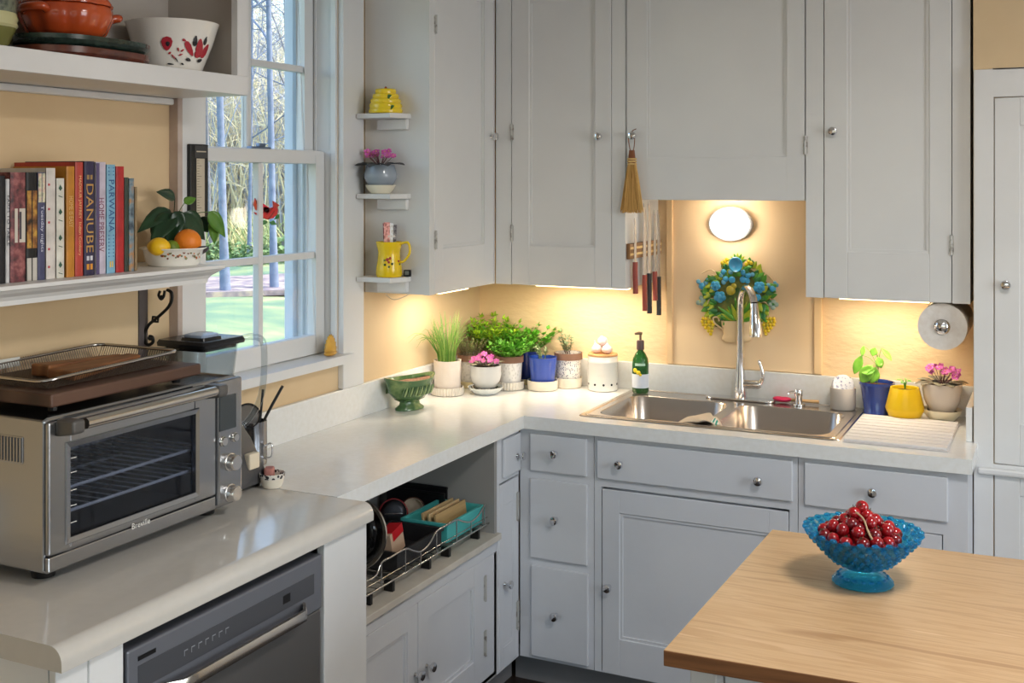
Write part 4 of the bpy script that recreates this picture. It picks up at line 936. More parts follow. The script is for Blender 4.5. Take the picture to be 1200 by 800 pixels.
def pot(label, p, s, rb, rt, hpx, m, rim=None, fn=None, zoff=.006, bulge=None, name='potted_herb', cat='plant', soil=SOIL):
    """p: centre on the counter; radii and height in photo pixels at that distance"""
    t = thing(name, label, cat, Vector((p.x, p.y, p.z+zoff))); rb, rt, h = rb*s, rt*s, hpx*s
    if bulge: prof = [(0, 0)]+[(r_*s, z_*h) for r_, z_ in bulge]+[(rt*.92, h*.99), (rt*.9, h*.86), (0, h*.85)]
    else: prof = [(0, 0), (rb, 0), (rb*1.02, .002), (rt, h), (rt*.92, h), (rt*.90, h*.88), (0, h*.87)]
    B().lathe(prof, 64 if fn else 40, fn=fn).done('pot', m, t, smooth=45)
    if rim: B().lathe([(rt*.99, h*.80), (rt*1.07, h*.80), (rt*1.07, h*1.0), (rt*.93, h*1.0), (rt*.90, h*.86)], 40).done('pot_rim', rim, t, smooth=35)
    bb = B(); 
    bb.lathe([(0, h*.90), (rt*.6, h*.905), (rt*.905, h*.88)], 20); bb.done('soil', soil, t, recalc=False)
    return t, h, rt, s
def sprig(b, base, dirv, L, n, ls, lw, mi=0, smi=1, curl=.3, pair=True):
    """stem with leaves"""
    base = Vector(base); d = Vector(dirv).normalized(); pts_ = []
    side = d.cross(Vector((0, 0, 1))); side = side.normalized() if side.length > 1e-3 else Vector((1, 0, 0))
    out = Vector((d.x, d.y, 0))
    for k in range(5):
        t = k/4; pts_.append(base+d*L*t+out*curl*L*t*t*.5-Vector((0, 0, curl*L*t*t*.25)))
    b.tube(pts_, [.0011, .001, .0009, .0008, .0006], 4, smi, caps=False)
    for k in range(n):
        t = .25+.75*(k+1)/n; i = min(3, int(t*4)); q = pts_[i].lerp(pts_[i+1], t*4-i)
        for sgn in ((1, -1) if pair else (1 if k % 2 else -1,)):
            a = rnd.uniform(-.7, .7); v = (side*sgn*cos(a)+d*.35+Vector((rnd.uniform(-.4, .4), rnd.uniform(-.4, .4), rnd.uniform(-.1, .5)))).normalized()
            small_leaf(b, q, v, ls*rnd.uniform(.7, 1.2), lw*rnd.uniform(.8, 1.2), mi)
    v = d+Vector((rnd.uniform(-.3, .3), rnd.uniform(-.3, .3), .2)); small_leaf(b, pts_[-1], v.normalized(), ls, lw, mi)
def small_leaf(b, q, v, L, w_, mi):
    up = Vector((rnd.uniform(-.3, .3), rnd.uniform(-.3, .3), 1)); sd_ = v.cross(up); sd_ = sd_.normalized() if sd_.length > 1e-3 else Vector((1, 0, 0)); nn = sd_.cross(v)
    pr_ = [(q, 0), (q+v*L*.45, .5), (q+v*L, 0)]
    b.add([q, q+v*L*.4+sd_*w_/2+nn*w_*.15, q+v*L-nn*L*.12, q+v*L*.4-sd_*w_/2+nn*w_*.15, q+v*L*.45], [(0, 1, 4), (1, 2, 4), (2, 3, 4), (3, 0, 4)], mi)
def bush(t, h, r, n, H, ls, lw, m, sm, spread=.5, leaves=4, curl=.3, pair=True, name='foliage', zmin=.5):
    b = B()
    for k in range(n):
        a = rnd.uniform(0, 2*pi); q = r*sqrt(rnd.random())*.75; L = H*rnd.uniform(zmin, 1)
        d = Vector((cos(a)*spread*rnd.uniform(.2, 1), sin(a)*spread*rnd.uniform(.2, 1), 1))
        sprig(b, (q*cos(a), q*sin(a), h*.89), d, L, leaves, ls, lw, curl=curl, pair=pair)
    return b.done(name, [m, sm], t, kind='stuff', recalc=False, smooth=None)
GRN = lambda nm, c, c2: mat(nm, c, .5, var=(40, c2))
MINT, MINTS = GRN('mint_green', (116, 178, 60), (80, 150, 46)), GRN('mint_stem', (130, 160, 70), (110, 140, 60))
CIL, PARS = GRN('cilantro_green', (120, 186, 58), (92, 160, 44)), GRN('parsley_green', (176, 206, 44), (120, 176, 36))
THY, SAGE = GRN('thyme_green', (150, 160, 100), (110, 130, 80)), GRN('sage_green', (120, 140, 100), (150, 166, 126))
CRUM = mat('crumpled_cream', (230, 218, 208), .6, bump=(30, .8))
PATW = ramp_mat('leaf_patterned_white', 'voronoi', 170., [(0, (96, 96, 116)), (.28, (120, 120, 140)), (.36, (238, 234, 228)), (1, (240, 236, 230))], .5, (1, 1, .7))
PATG = ramp_mat('leaf_patterned_grey', 'voronoi', 120., [(0, (206, 202, 198)), (.3, (212, 208, 204)), (.42, (230, 226, 222)), (1, (232, 228, 224))], .5, (1, 1, .6))
CLAYB = mat('brown_clay_rim', (132, 98, 80), .8)
BLUEG = mat('cobalt_glaze', (44, 78, 176), .12, coat=.6); NAVY = mat('navy_glaze', (30, 46, 112), .15, coat=.5)
# chives
_, p, s, r = saucer(524, 465, 19, 9, mat('fluted_cream', (226, 218, 206), .5), 'fluted cream saucer under the chive pot', 34)
t, h, rt, s = pot('chives in a crumpled cream pot beside the green planter', p, s, 15, 16.5, 38, CRUM, fn=lambda r_, z, a: r_*(1+.045*sin(4*a+z*130)*sin(z*170+2*a)+.03*sin(7*a-z*200)) if z > .01 and r_ > .03 else r_)
b = B()
for k in range(95):
    a = rnd.uniform(0, 2*pi); q = rt*.62*sqrt(rnd.random()); ln = rnd.uniform(.12, .215); le = rnd.uniform(.05, .6); 
    if k < 16: le = rnd.uniform(.9, 1.5); ln = rnd.uniform(.17, .25); a = rnd.uniform(pi*.75, pi*1.4)
    pts_ = []
    for i in range(7):
        tt = i/6; bend = le*tt*tt; pts_.append((q*cos(a)+cos(a)*ln*bend*.8, q*sin(a)+sin(a)*ln*bend*.8, h*.88+ln*(tt-.45*le*tt**3)))
    pts_ = [(max(x_, .004+.004*rnd.random()-t.location.x+.02), y_, z_) for x_, y_, z_ in pts_]
    b.tube(pts_, [.0015, .0015, .0014, .0013, .0011, .0008, .0003], 4, k % 3, caps=False)
b.done('blades', [GRN('chive1', (98, 148, 52), (74, 124, 40)), GRN('chive2', (130, 172, 70), (104, 150, 54)), GRN('chive3', (166, 190, 100), (120, 160, 60))], t, kind='stuff', recalc=False, smooth=60)
# thyme behind
_, p, s, r = saucer(551, 455, 15, 7, mat('yellow_cream', (222, 206, 160), .5), 'small yellowish saucer behind the chive pot')
t, h, rt, s = pot('thyme in a grey patterned pot with a brown rim behind the violet', p, s, 12, 14, 36, PATG, CLAYB)
bush(t, h, rt, 60, .085, .009, .005, THY, GRN('thyme_stem', (140, 120, 90), (120, 104, 80)), .7, 7)
# violets
VLEAF = mat('violet_leaf', (96, 100, 78), .8, var=(20, (130, 136, 104))); VLEAF2 = mat('violet_leaf_dark', (58, 60, 62), .7, var=(20, (84, 86, 84))); VL3 = mat('violet_leaf_grey', (150, 146, 122), .8, var=(30, (116, 106, 92)))
PINK = mat('violet_pink', (206, 84, 170), .6, var=(60, (236, 140, 206))); PINKW = mat('violet_white', (240, 214, 232), .6)
def flower(t, c, r, m, m2, n=6):
    b = B(); c = Vector(c); nrm = Vector((rnd.uniform(-.4, .7), -.7+rnd.uniform(-.4, .4), rnd.uniform(.2, .9))).normalized(); ax = nrm.orthogonal().normalized(); ay = nrm.cross(ax)
    for k in range(n):
        a = 2*pi*k/n+rnd.uniform(-.2, .2); d = ax*cos(a)+ay*sin(a); sd_ = nrm.cross(d); rr_ = r*rnd.uniform(.8, 1.1)
        b.add([c, c+d*rr_*.5+sd_*rr_*.42+nrm*rr_*.18, c+d*rr_*.95+sd_*rr_*.3+nrm*rr_*.12, c+d*rr_*1.05+nrm*rr_*.25, c+d*rr_*.95-sd_*rr_*.3+nrm*rr_*.12, c+d*rr_*.5-sd_*rr_*.42+nrm*rr_*.18], [(0, 1, 2, 3), (0, 3, 4, 5)], 0)
    b.ball(c+nrm*r*.15, r*.16, 6, 4, 1)
    return b.done('flower', [m, m2], t, recalc=False)
YEL = mat('stamen_yellow', (236, 200, 60), .5)
def violet(label, p, s, rt, hpx, m, bulge, leaves, flowers, zoff, lm, fr=.011):
    t, h, rtm, s = pot(label, p, s, rt*.6, rt, hpx, m, bulge=bulge, zoff=zoff, name='african_violet')
    root = Vector((0, 0, h*.9))
    for a, L, el, w_ in leaves:
        base = root+Vector((cos(a)*rtm*.45, sin(a)*rtm*.45, .006+.004*rnd.random())); tipv = base+Vector((cos(a)*L, sin(a)*L, el*L))
        one_leaf(t, Vector(), base, tipv, w_, lm, droop=.22, cup=.18, stem_from=root, sr=.0018, heart=False, solid=.0008)
    for (x, y, z) in flowers:
        c = root+Vector((x, y, z)); flower(t, c, fr*rnd.uniform(.85, 1.15), PINK, YEL)
        B().tube(spline([root, root*.5+c*.5+Vector((x*.2, y*.2, .005)), c], 3), .0009, 5).done('flower_stalk', mat('stalk', (120, 80, 84), .7), t)
    return t
lv8 = lambda n, L, el, w_: [(2*pi*k/n+rnd.uniform(-.2, .2), L*rnd.uniform(.8, 1.15), el+rnd.uniform(-.15, .2), w_*rnd.uniform(.85, 1.1)) for k in range(n)]
_, p, s, r = saucer(569, 464.5, 21, 8, mat('pale_blue_dish', (218, 222, 222), .3), 'shallow pale saucer filled with pebbles under the pink violet', pebbles=True)
violet('pink african violet in a light grey bowl pot in front of the herbs', p, s, 18.5, 27, mat('light_grey_glaze', (206, 206, 206), .4), [(9, 0), (12, .05), (17, .35), (18.5, .6), (18, .85), (18.6, 1)], lv8(13, .046, .45, .028), [(rnd.uniform(-.03, .035), rnd.uniform(-.03, .02), rnd.uniform(.022, .048)) for k in range(13)]+[(-.045, -.02, .02), (-.04, -.015, .03), (.05, -.012, .026)], .0195, VL3)
# mint
_, p, s, r = saucer(597, 458, 17, 9, MATS['fluted_cream'], 'fluted cream saucer under the mint pot beside the violet', 30)
t, h, rt, s = pot('bushy mint in a grey patterned pot with a brown rim', p, s, 13, 15.5, 37, PATG, CLAYB)
bush(t, h, rt, 75, .075, .019, .016, MINT, MINTS, 1.15, 4, .5)
# parsley behind the mint
p = wallclamp(stand(577, 449, 13), .046); s = mpp(p)
t, h, rt, s = pot('bright yellow-green parsley in a clay pot against the corner', p, s, 11, 14, 38, TERRA, zoff=.0005)
bush(t, h, rt, 60, .155, .024, .012, PARS, MINTS, .75, 6, .35); bush(t, h, rt, 40, .12, .026, .008, MINT, MINTS, .9, 5, .4, name='lower_foliage')
# cilantro in the navy pot, behind the cobalt pot
p = wallclamp(stand(619, 450, 13), .048); s = mpp(p)
_, p, s, r = saucer(619, 451, 15, 6, MATS['yellow_cream'], 'saucer under the navy pot mostly hidden by the cobalt one', p=p)
t, h, rt, s = pot('leafy coriander in a navy glazed pot behind the cobalt pot', p, s, 11.5, 14.5, 36, NAVY)
bush(t, h, rt, 60, .125, .021, .019, CIL, MINTS, .85, 3, .5)
# cobalt pot
_, p, s, r = saucer(636, 459, 18, 11, CREAMC, 'deep cream saucer under the cobalt blue pot')
t, h, rt, s = pot('small sage seedling in a glossy cobalt blue pot', p, s, 13, 17, 36, BLUEG)
bush(t, h, rt*.5, 8, .06, .016, .007, SAGE, MINTS, .4, 5, .2)
# patterned pot
_, p, s, r = saucer(667, 455, 16.5, 11, CREAMC, 'cream saucer under the black-and-white patterned pot')
t, h, rt, s = pot('little woody jade plant in a black-and-white patterned pot with a brown rim', p, s, 13, 15.5, 38, PATW, CLAYB)
bush(t, h, rt*.25, 10, .098, .017, .012, SAGE, GRN('woody', (120, 92, 70), (100, 76, 60)), .5, 5, .15)
# green footed planter
p = stand(480, 482, 17); p.z = CT+.001; s = mpp(p)
gp = thing('footed_planter', 'green glazed boat-shaped footed planter filled with soil', 'planter', p, rz=radians(68)); gp.scale = (1.12, 1.12, 1.02)
def oval(a, bb, z, n=40): return [(a*cos(2*pi*k/n), bb*sin(2*pi*k/n), z) for k in range(n)]
def boat(a, bb, z, n=40): return [(a*cos(2*pi*k/n)*(1), bb*sin(2*pi*k/n)*(1-.25*cos(2*pi*k/n)**4), z+.012*abs(cos(2*pi*k/n))**3) for k in range(n)]
GG = mat('green_drip_glaze', (70, 104, 62), .22, coat=.5, var=(30, (128, 150, 92), .45, .75))
B().loft([oval(.050, .030, 0), oval(.050, .030, .006), oval(.036, .022, .016), oval(.034, .021, .026), oval(.052, .034, .036)]).done('foot', GG, gp, smooth=50)
B().loft([oval(.050, .033, .035), boat(.075, .044, .05), boat(.082, .050, .075), boat(.092, .055, .102), boat(.086, .050, .102), boat(.075, .044, .09)], cap1=False).done('bowl', GG, gp, smooth=60)
GL = mat('green_glaze_light', (150, 170, 112), .25, coat=.4)
for k in range(14):
    for sg in (-1, 1):
        x = -.055+k*.0085; bb = .049*sqrt(max(0, 1-(x/.083)**2)); B().tube([(x-.004, sg*(bb+.002), .052), (x, sg*(bb+.004), .066), (x+.005, sg*(bb+.005), .082)], [.002, .0035, .0012], 6).done('relief_leaf', GL if k % 2 else GG, gp, smooth=60)
B().loft([boat(.0765, .045, .088), oval(.03, .02, .096)], cap0=False).done('soil', mat('bark_soil', (134, 96, 78), .95, var=(160, (176, 140, 116)), bump=(140, 1.)), gp)
# garlic keeper
p = wallclamp(stand(707.5, 459, 17.5), .058); s = mpp(p); r = 17.5*s; hh_ = 40*s
gk = thing('garlic_keeper', 'white ceramic garlic keeper with vent holes and a wooden lid', 'canister', p)
B().lathe([(0, 0), (r*.95, 0), (r, .003), (r, hh_*.80), (r*1.02, hh_*.82), (r*1.02, hh_*.86), (r, hh_*.88), (r, hh_), (0, hh_)], 40).done('jar', WHITEC, gk, smooth=40)
B().lathe([(0, hh_), (r*.99, hh_), (r*1.01, hh_+.003), (r*.98, hh_+.008), (0, hh_+.008)], 40).done('lid', mat('light_wood', (206, 160, 108), .55, var=(12, (186, 138, 88)), stretch=(1, 5, 1)), gk, smooth=40)
fc = math.atan2(CAM.y-p.y, CAM.x-p.x)
for da in (-.55, .05, .62, 1.2, -1.2):
    a = fc+da; B().lathe([(0, .0008), (.0042, .0008), (.0042, -.001), (0, -.001)], 12, mx=Matrix.Translation((r*.998*cos(a), r*.998*sin(a), hh_*.2))@Matrix.Rotation(a, 4, 'Z')@Matrix.Rotation(pi/2, 4, 'Y')).done('vent_hole', DARK, gk)
letters('GARLIC', .030, .008, axes((r*1.001*cos(fc-.1), r*1.001*sin(fc-.1), hh_*.48), (-sin(fc-.1), cos(fc-.1), 0), (0, 0, 1), (cos(fc-.1), sin(fc-.1), 0)), mat('emboss_grey', (226, 221, 212), .3), gk, depth_=.0012)
GAR = mat('garlic_skin', (238, 226, 216), .55, var=(20, (222, 196, 196)), stretch=(1, 1, .3)); zg = p.z+hh_+.0085
for (x, y, z, lab) in ((-.020, -.012, .0, 'garlic bulb lying over the vent-hole side of the keeper lid'), (.020, -.008, 0, 'garlic bulb beside the soap bottle on the wooden lid'), (-.002, .022, .0, 'garlic bulb at the wall side of the wooden lid'), (-.001, -.001, .029, 'garlic bulb crowning the little heap on the keeper')):
    g = thing('garlic_bulb', lab, 'garlic', (p.x+x, p.y+y, zg+z+.0165), group='garlic bulbs on the keeper lid'); g.rotation_euler = (rnd.uniform(-.3, .3), rnd.uniform(-.3, .3), rnd.uniform(0, 3))
    B().lathe([(0, -.015), (.008, -.0155), (.0185, -.008), (.0205, 0), (.0165, .009), (.008, .0155), (.0035, .021), (.0028, .024)], 36, fn=lambda r_, z_, a: r_*(1-.08*abs(sin(4*a)))).done('cloves', GAR, g, smooth=60)
    B().lathe([(.0030, .022), (.0026, .032), (0, .033)], 8).done('neck', mat('garlic_neck', (226, 206, 176), .7), g, smooth=60)
# soap bottle
p = stand(750.5, 463, 9.5, zr+.0032) if False else stand(750.5, 463, 9.5); p.z = zr+.003; p.y = min(p.y, -.062); s = mpp(p); r = 9.7*s; hb_ = 74*s
sb = thing('soap_bottle', 'green dish soap bottle with a black pump and a lemon label', 'bottle', p)
GB = mat('green_bottle', (40, 110, 44), .08, trans=.55, ior=1.4, coat=.3)
hs_ = hb_*.66
B().lathe([(0, 0), (r*.92, 0), (r, .004), (r, hs_*.70), (r*.92, hs_*.82), (r*.6, hs_*.94), (r*.36, hs_*1.0), (r*.36, hs_*1.06), (0, hs_*1.06)], 32).done('body', GB, sb, smooth=50)
zz = hs_*1.03
pm = B().lathe([(0, zz), (r*.46, zz), (r*.46, zz+.030), (r*.38, zz+.034), (0, zz+.034)], 20).done('pump_collar', mat('pump_dark', (74, 56, 58), .4), sb, smooth=40)
B().tube([(0, 0, zz+.033), (0, 0, zz+.058)], .0042, 10).tube([(.006, 0, zz+.058), (-.004, -.006, zz+.060), (-.016, -.016, zz+.058)], [.006, .006, .004], 8).done('pump_head', mat('pump_brown', (104, 84, 64), .4), pm, smooth=50)
fc = math.atan2(CAM.y-p.y, CAM.x-p.x)
def band(r_, z0, z1, a0, a1, n=14): return [(r_*cos(a0+(a1-a0)*k/n), r_*sin(a0+(a1-a0)*k/n), z) for z in (z0, z1) for k in range(n+1)], [(k, k+1, k+n+2, k+n+1) for k in range(n)]
B().add(*band(r*1.012, hs_*.13, hs_*.46, fc-1.5, fc+1.5)).done('label', mat('label_white', (232, 236, 246), .4), sb, recalc=False)
B().add(*band(r*1.012, hs_*.66, hs_*.72, fc-.7, fc+.6)).done('brand_band', mat('band_pale', (190, 220, 200), .4), sb, recalc=False)
for da, zf, rr_ in ((-.7, .55, .0085), (-.25, .50, .008), (.0, .45, .005)):
    a = fc+da; mx = Matrix.Translation((r*1.0*cos(a), r*1.0*sin(a), hs_*zf))@Matrix.Rotation(a, 4, 'Z')@Matrix.Rotation(pi/2, 4, 'Y')
    B().lathe([(0, .0028), (rr_*.6, .0022), (rr_, .0002), (rr_, -.003), (0, -.003)], 14, mx=mx).done('lemon_print', mat('lemon_print', (244, 208, 40), .4), sb, smooth=60)

# pots at the wall end
p = wallclamp(stand(1028, 486.5, 15), .063); s = mpp(p)
t, h, rt, s = pot('young basil with large leaves in a cobalt blue pot beside the sponge cup', p, s, 14.5, 20, 37, mat('deep_blue_glaze', (50, 72, 146), .14, coat=.5), zoff=.0001, name='basil_plant', bulge=[(15.5, 0), (15.5, .1), (14.8, .13), (19, .9), (20.3, .91), (20.3, 1)])
BAS = mat('basil_green', (104, 170, 46), .4, var=(30, (140, 196, 70))); T0_ = Vector((0, 0, h*.9)); pw = Vector((p.x, p.y, p.z+.0003))
B().tube(spline([T0_, T0_+Vector((.004, 0, .05)), T0_+Vector((.002, 0, .10))], 4), .0016, 6).done('stem', MINTS, t, smooth=60)
for (bu, bv, tu, tv, wpx) in ((1026, 433, 1009, 434, 13), (1010, 416, 1001, 436, 11), (1022, 428, 1009, 446, 17), (1026, 430, 1021, 447, 15), (1028, 418, 1033, 430, 10), (1026, 407, 1022, 416, 9), (1012, 405, 1010, 416, 6), (1033, 408, 1045, 421, 7), (1034, 424, 1028, 427, 8)):
    a, c_ = PY(bu, bv, p.y-.012)-pw, PY(tu, tv, p.y-.018)-pw
    one_leaf(t, Vector(), a, c_, wpx*s, BAS, normal=(.3, -.8, .5), droop=.1, cup=.3, stem_from=T0_+Vector((.003, 0, .06)), heart=False)
p = wallclamp(stand(1058, 492, 17), .06); p.x += .008; p.y -= .014; s = mpp(p)
t, h, rt, s = pot('seedling in a faceted bright yellow pot', p, s, 17, 16, 36, mat('yellow_glaze', (238, 196, 24), .3), zoff=.0001, bulge=[(17, 0), (17.5, .02), (21.8, .30), (22, .34), (16.2, 1)], name='seedling_pot')
T0_ = Vector((0, 0, h*.9)); SEED = mat('seedling_green', (96, 160, 60), .5)
for k in range(6):
    a = k*1.05+.3; c_ = T0_+Vector((.006*cos(a), .006*sin(a), .028+.006*(k % 2))); one_leaf(t, Vector(), c_, c_+Vector((.022*cos(a), .022*sin(a), .003)), .016, SEED, stem_from=T0_, droop=.2, heart=False)
_, p, s, r = saucer(1107, 494.5, 22.5, 13, mat('cream_dish', (232, 222, 194), .4), 'cream pebble saucer under the violet at the counter end', pebbles=True, p=wallclamp(stand(1105, 494.5, 22.5), .084))
violet('pink african violet in a taupe bowl pot at the counter end', p, s, 22, 33, mat('taupe_glaze', (206, 194, 182), .4), [(13, 0), (15, .06), (20, .4), (22, .75), (22.5, .98), (22.5, 1)], lv8(11, .058, .25, .042), [(rnd.uniform(-.05, .0), rnd.uniform(-.02, .02), rnd.uniform(.042, .062)) for k in range(7)]+[(rnd.uniform(.0, .05), rnd.uniform(-.03, .01), rnd.uniform(.035, .055)) for k in range(10)], .029, VL3, .012)
# ridged drying mat
mt = thing('drying_mat', 'white ridged drying mat beside the sink', 'mat', (1.65, -.35, CT+.001))
mx0, mx1, my0, my1 = 1.508, 1.802, -.563, -.150; n = 9
bx('base_sheet', mx0, mx1, my0, my1, CT+.001, CT+.003, mat('mat_white', (214, 208, 205), .6), mt)
for k in range(n):
    a = my0+.003+k*(my1-my0-.006)/n; bx('slat', mx0+.002, mx1-.002, a+.004, a+(my1-my0-.006)/n-.005, CT+.0028, CT+.0105, MATS['mat_white'], mt, bevel=.002)
# ================================================================== corner shelves beside the window
zs_ = [1.907, 1.646, 1.376]; yF = -.925
labs = ['small white corner shelf carrying the yellow beehive jar', 'small white corner shelf carrying the violet', 'small white corner shelf carrying the yellow jug']
for z, lab in zip(zs_, labs):
    t = thing('corner_shelf', lab, 'shelf', (.1, -.85, z-.05), group='little shelves on the cabinet side')
    B().prism([(.026, -.8385), (.182, -.8385), (.182, -.862), (.155, yF), (.026, yF)], z-.016, z, 'z').done('board', PAINT, t, world=True, bevel=.002)
    B().prism([(.06, -.8385), (.06, -.856), (.175, -.856), (.175, -.8385)], z-.052, z-.0162, 'z').done('cleat', PAINT, t, world=True, bevel=.004)
def onshelf(u, x_z, y): q = PY(u, 200, y); return Vector((q.x, y, x_z+.001))
p = onshelf(452, zs_[0], -.882); s = mpp(p)
bh = thing('beehive_jar', 'yellow ceramic beehive honey jar with green leaf handles', 'jar', p); YG = mat('honey_yellow', (240, 206, 34), .25, coat=.4)
prof = [(0, 0)]
R_, H_ = 20*s, 30*s
for k in range(5):
    f = [1., .97, .90, .78, .62][k]; z0 = H_*k*.19; prof += [(R_*f*.96, z0), (R_*f, z0+H_*.095), (R_*f*.95, z0+H_*.18)]
B().lathe(prof+[(R_*.5, H_*.95), (0, H_*.96)], 36).done('hive', YG, bh, smooth=70)
B().ball((0, 0, H_*.98), (.005, .004, .006), 8, 6).done('knob', mat('bee_red', (150, 60, 40), .4), bh)
for (dx, dz) in ((.024, .048), (.034, .014)):
    b = B(); leaf(b, (dx, -.030, dz), (dx+.02, -.036, dz+.008), .014, normal=(0, -1, .3)); b.done('leaf', mat('leaf_glaze', (40, 110, 50), .3), bh, solid=.003, recalc=False)
for k in range(5): B().ball((.012+.007*cos(k*1.26), -R_*.83, .026+.007*sin(k*1.26)), (.004, .003, .004), 8, 5).done('petal', YG, bh, smooth=180)
p = onshelf(446, zs_[1], -.884); s = mpp(p)
_, _, _, r = saucer(0, 0, 18, 10, mat('cream_dish2', (236, 228, 206), .4), 'cream dish of pebbles under the violet on the middle shelf', pebbles=True, p=p)
violet('pink african violet in a silvery pot on the middle corner shelf', p, s, 16, 27, mat('silver_glaze', (150, 160, 172), .25, coat=.5), [(10, 0), (14, .08), (19, .4), (19.5, .6), (17, .9), (16.5, 1)], [(2.9, .082, .2, .040), (3.5, .085, .12, .042), (4.2, .07, .25, .040), (4.9, .08, .1, .042), (5.5, .085, .15, .044), (6.1, .085, .2, .042), (.2, .06, .2, .03)], [(rnd.uniform(-.040, .008), rnd.uniform(-.02, .01), rnd.uniform(.028, .052)) for k in range(12)]+[(rnd.uniform(.015, .045), rnd.uniform(-.02, .01), rnd.uniform(.028, .052)) for k in range(9)], .018, VLEAF2, .0115)
p = onshelf(456, zs_[2], -.880); s = mpp(p)
jg = thing('yellow_jug', 'yellow ceramic jug painted with a red rose on the lowest corner shelf', 'jug', p)
J = mat('jug_yellow', (240, 202, 26), .25, coat=.4, bump=(40, .15))
H_ = 41*s; R_ = 15.5*s
B().lathe([(0, 0), (R_*.92, 0), (R_, H_*.06), (R_*.97, H_*.25), (R_*.84, H_*.55), (R_*.82, H_*.7), (R_*.95, H_*.9), (R_, H_), (R_*.92, H_), (R_*.76, H_*.7), (R_*.8, H_*.2), (0, H_*.08)], 36).done('body', J, jg, smooth=50)
B().tube(spline([(R_*.9, 0, H_*.93), (R_*1.6, .004, H_*.98), (R_*1.75, .004, H_*.7), (R_*1.3, .002, H_*.46), (R_*.86, 0, H_*.42)], 5), .0042, 8).done('handle', J, jg, smooth=60)
fc = math.atan2(CAM.y-p.y, CAM.x-p.x)
def stud(a, z, rr_, m, nm): 
    rad = R_*(.97-.13*(z/H_-.25)/.3) if z/H_ < .6 else R_*.85
    B().ball((rad*cos(a), rad*sin(a), z), (rr_, rr_, rr_), 8, 6).done(nm, m, jg, smooth=180)
RS, LF = mat('rose_red', (176, 60, 50), .4), mat('rose_leaf', (50, 84, 44), .4)
for da, zf, rr_, m, nm in ((-.15, .50, .0055, RS, 'rose'), (.08, .54, .0045, RS, 'rose'), (-.02, .43, .0042, RS, 'rose'), (-.35, .36, .004, LF, 'leaf'), (0, .30, .0036, LF, 'leaf'), (.25, .38, .004, LF, 'leaf'), (-.4, .48, .003, LF, 'leaf'), (.9, .45, .004, RS, 'rose'), (1., .36, .003, LF, 'leaf')): stud(fc+da, H_*zf, rr_, m, nm)
for k, (dx, dy, hgt, c, lab) in enumerate(((-.018, .004, 20, (120, 46, 56), 'maroon sachet in the yellow jug'), (-.006, -.006, 21, (196, 120, 110), 'salmon red sachet in the yellow jug'), (.006, -.002, 20, (224, 216, 208), 'white sachet with dark print in the yellow jug'), (.014, .008, 18, (80, 74, 78), 'dark grey sachet in the yellow jug'))):
    t = thing('drink_sachet', lab, 'sachet', (p.x+dx*.55, p.y+dy, p.z+H_*.30), rz=.35+.1*k, group='sachets in the yellow jug')
    m = ramp_mat('sachet_%d' % k, 'noise', 90., [(.4, c), (.55, tuple(min(255, v+60) for v in c)), (.7, (230, 222, 214))], .45)
    B().prism([(-.009, 0), (.009, 0), (.010+dx*.3, H_*.7+hgt*s), (-.009+dx*.3, H_*.7+hgt*s)], -.0012, .0012, 'y').done('packet', m, t)
    B().prism([(-.0092+dx*.3, H_*.7+hgt*s), (.0102+dx*.3, H_*.7+hgt*s), (.0102+dx*.3, H_*.7+hgt*s+.004), (-.0092+dx*.3, H_*.7+hgt*s+.004)], -.0004, .0004, 'y').done('crimp', m, t)
p = onshelf(477.5, zs_[2], -.858)
t = thing('mini_timer', 'tiny black digital timer beside the yellow jug', 'timer', p, rz=.25)
B().box(-.012, .012, -.005, .005, 0, .022).done('case', BLACKP, t, bevel=.002)
B().box(-.007, .006, -.0056, -.0048, .006, .018).done('screen', mat('lcd_grey', (120, 124, 120), .3), t)
# ================================================================== on the back wall and under the cabinets
# under-cabinet lamps
def strip_light(label, x0, x1, y0, y1, z, energy, name='under_cabinet_lamp', tilt=0.):
    t = thing(name, label, 'lamp', ((x0+x1)/2, (y0+y1)/2, z-.001))
    bx('housing', x0, x1, y0, y1, z-.016, z-.001, mat('lamp_white', (236, 232, 222), .5), t, bevel=.003)
    bx('diffuser', x0+.006, x1-.006, y0+.006, y1-.006, z-.020, z-.0165, mat('warm_diffuser', (255, 226, 170), .4, emit=6.), t)
    l = lamp('lamp_light', 'AREA', ((x0+x1)/2, (y0+y1)/2, z-.022), energy, (1., .88, .70), (0, 0, 0), shape='RECTANGLE', size=x1-x0-.01, size_y=y1-y0-.01)
    return t
strip_light('slim warm lamp under the wall cabinet by the paper towels', 1.43, 1.72, -.20, -.15, UB, 1.6)
strip_light('slim warm lamp under the wall cabinet over the herb pots', .33, .70, -.20, -.15, UB, 2.3)
lp = strip_light('warm lamp under the narrow wall cabinet next to the window', .12, .17, -.62, -.40, UB, 1.3)
B().tube(spline([PY(452, 345, -.80), PY(462, 351, -.80), PY(475, 347, -.79), PY(480, 343.5, -.79)], 5), .0018, 6).done('lamp_cord', mat('cord_white', (226, 214, 190), .5), lp, world=True)
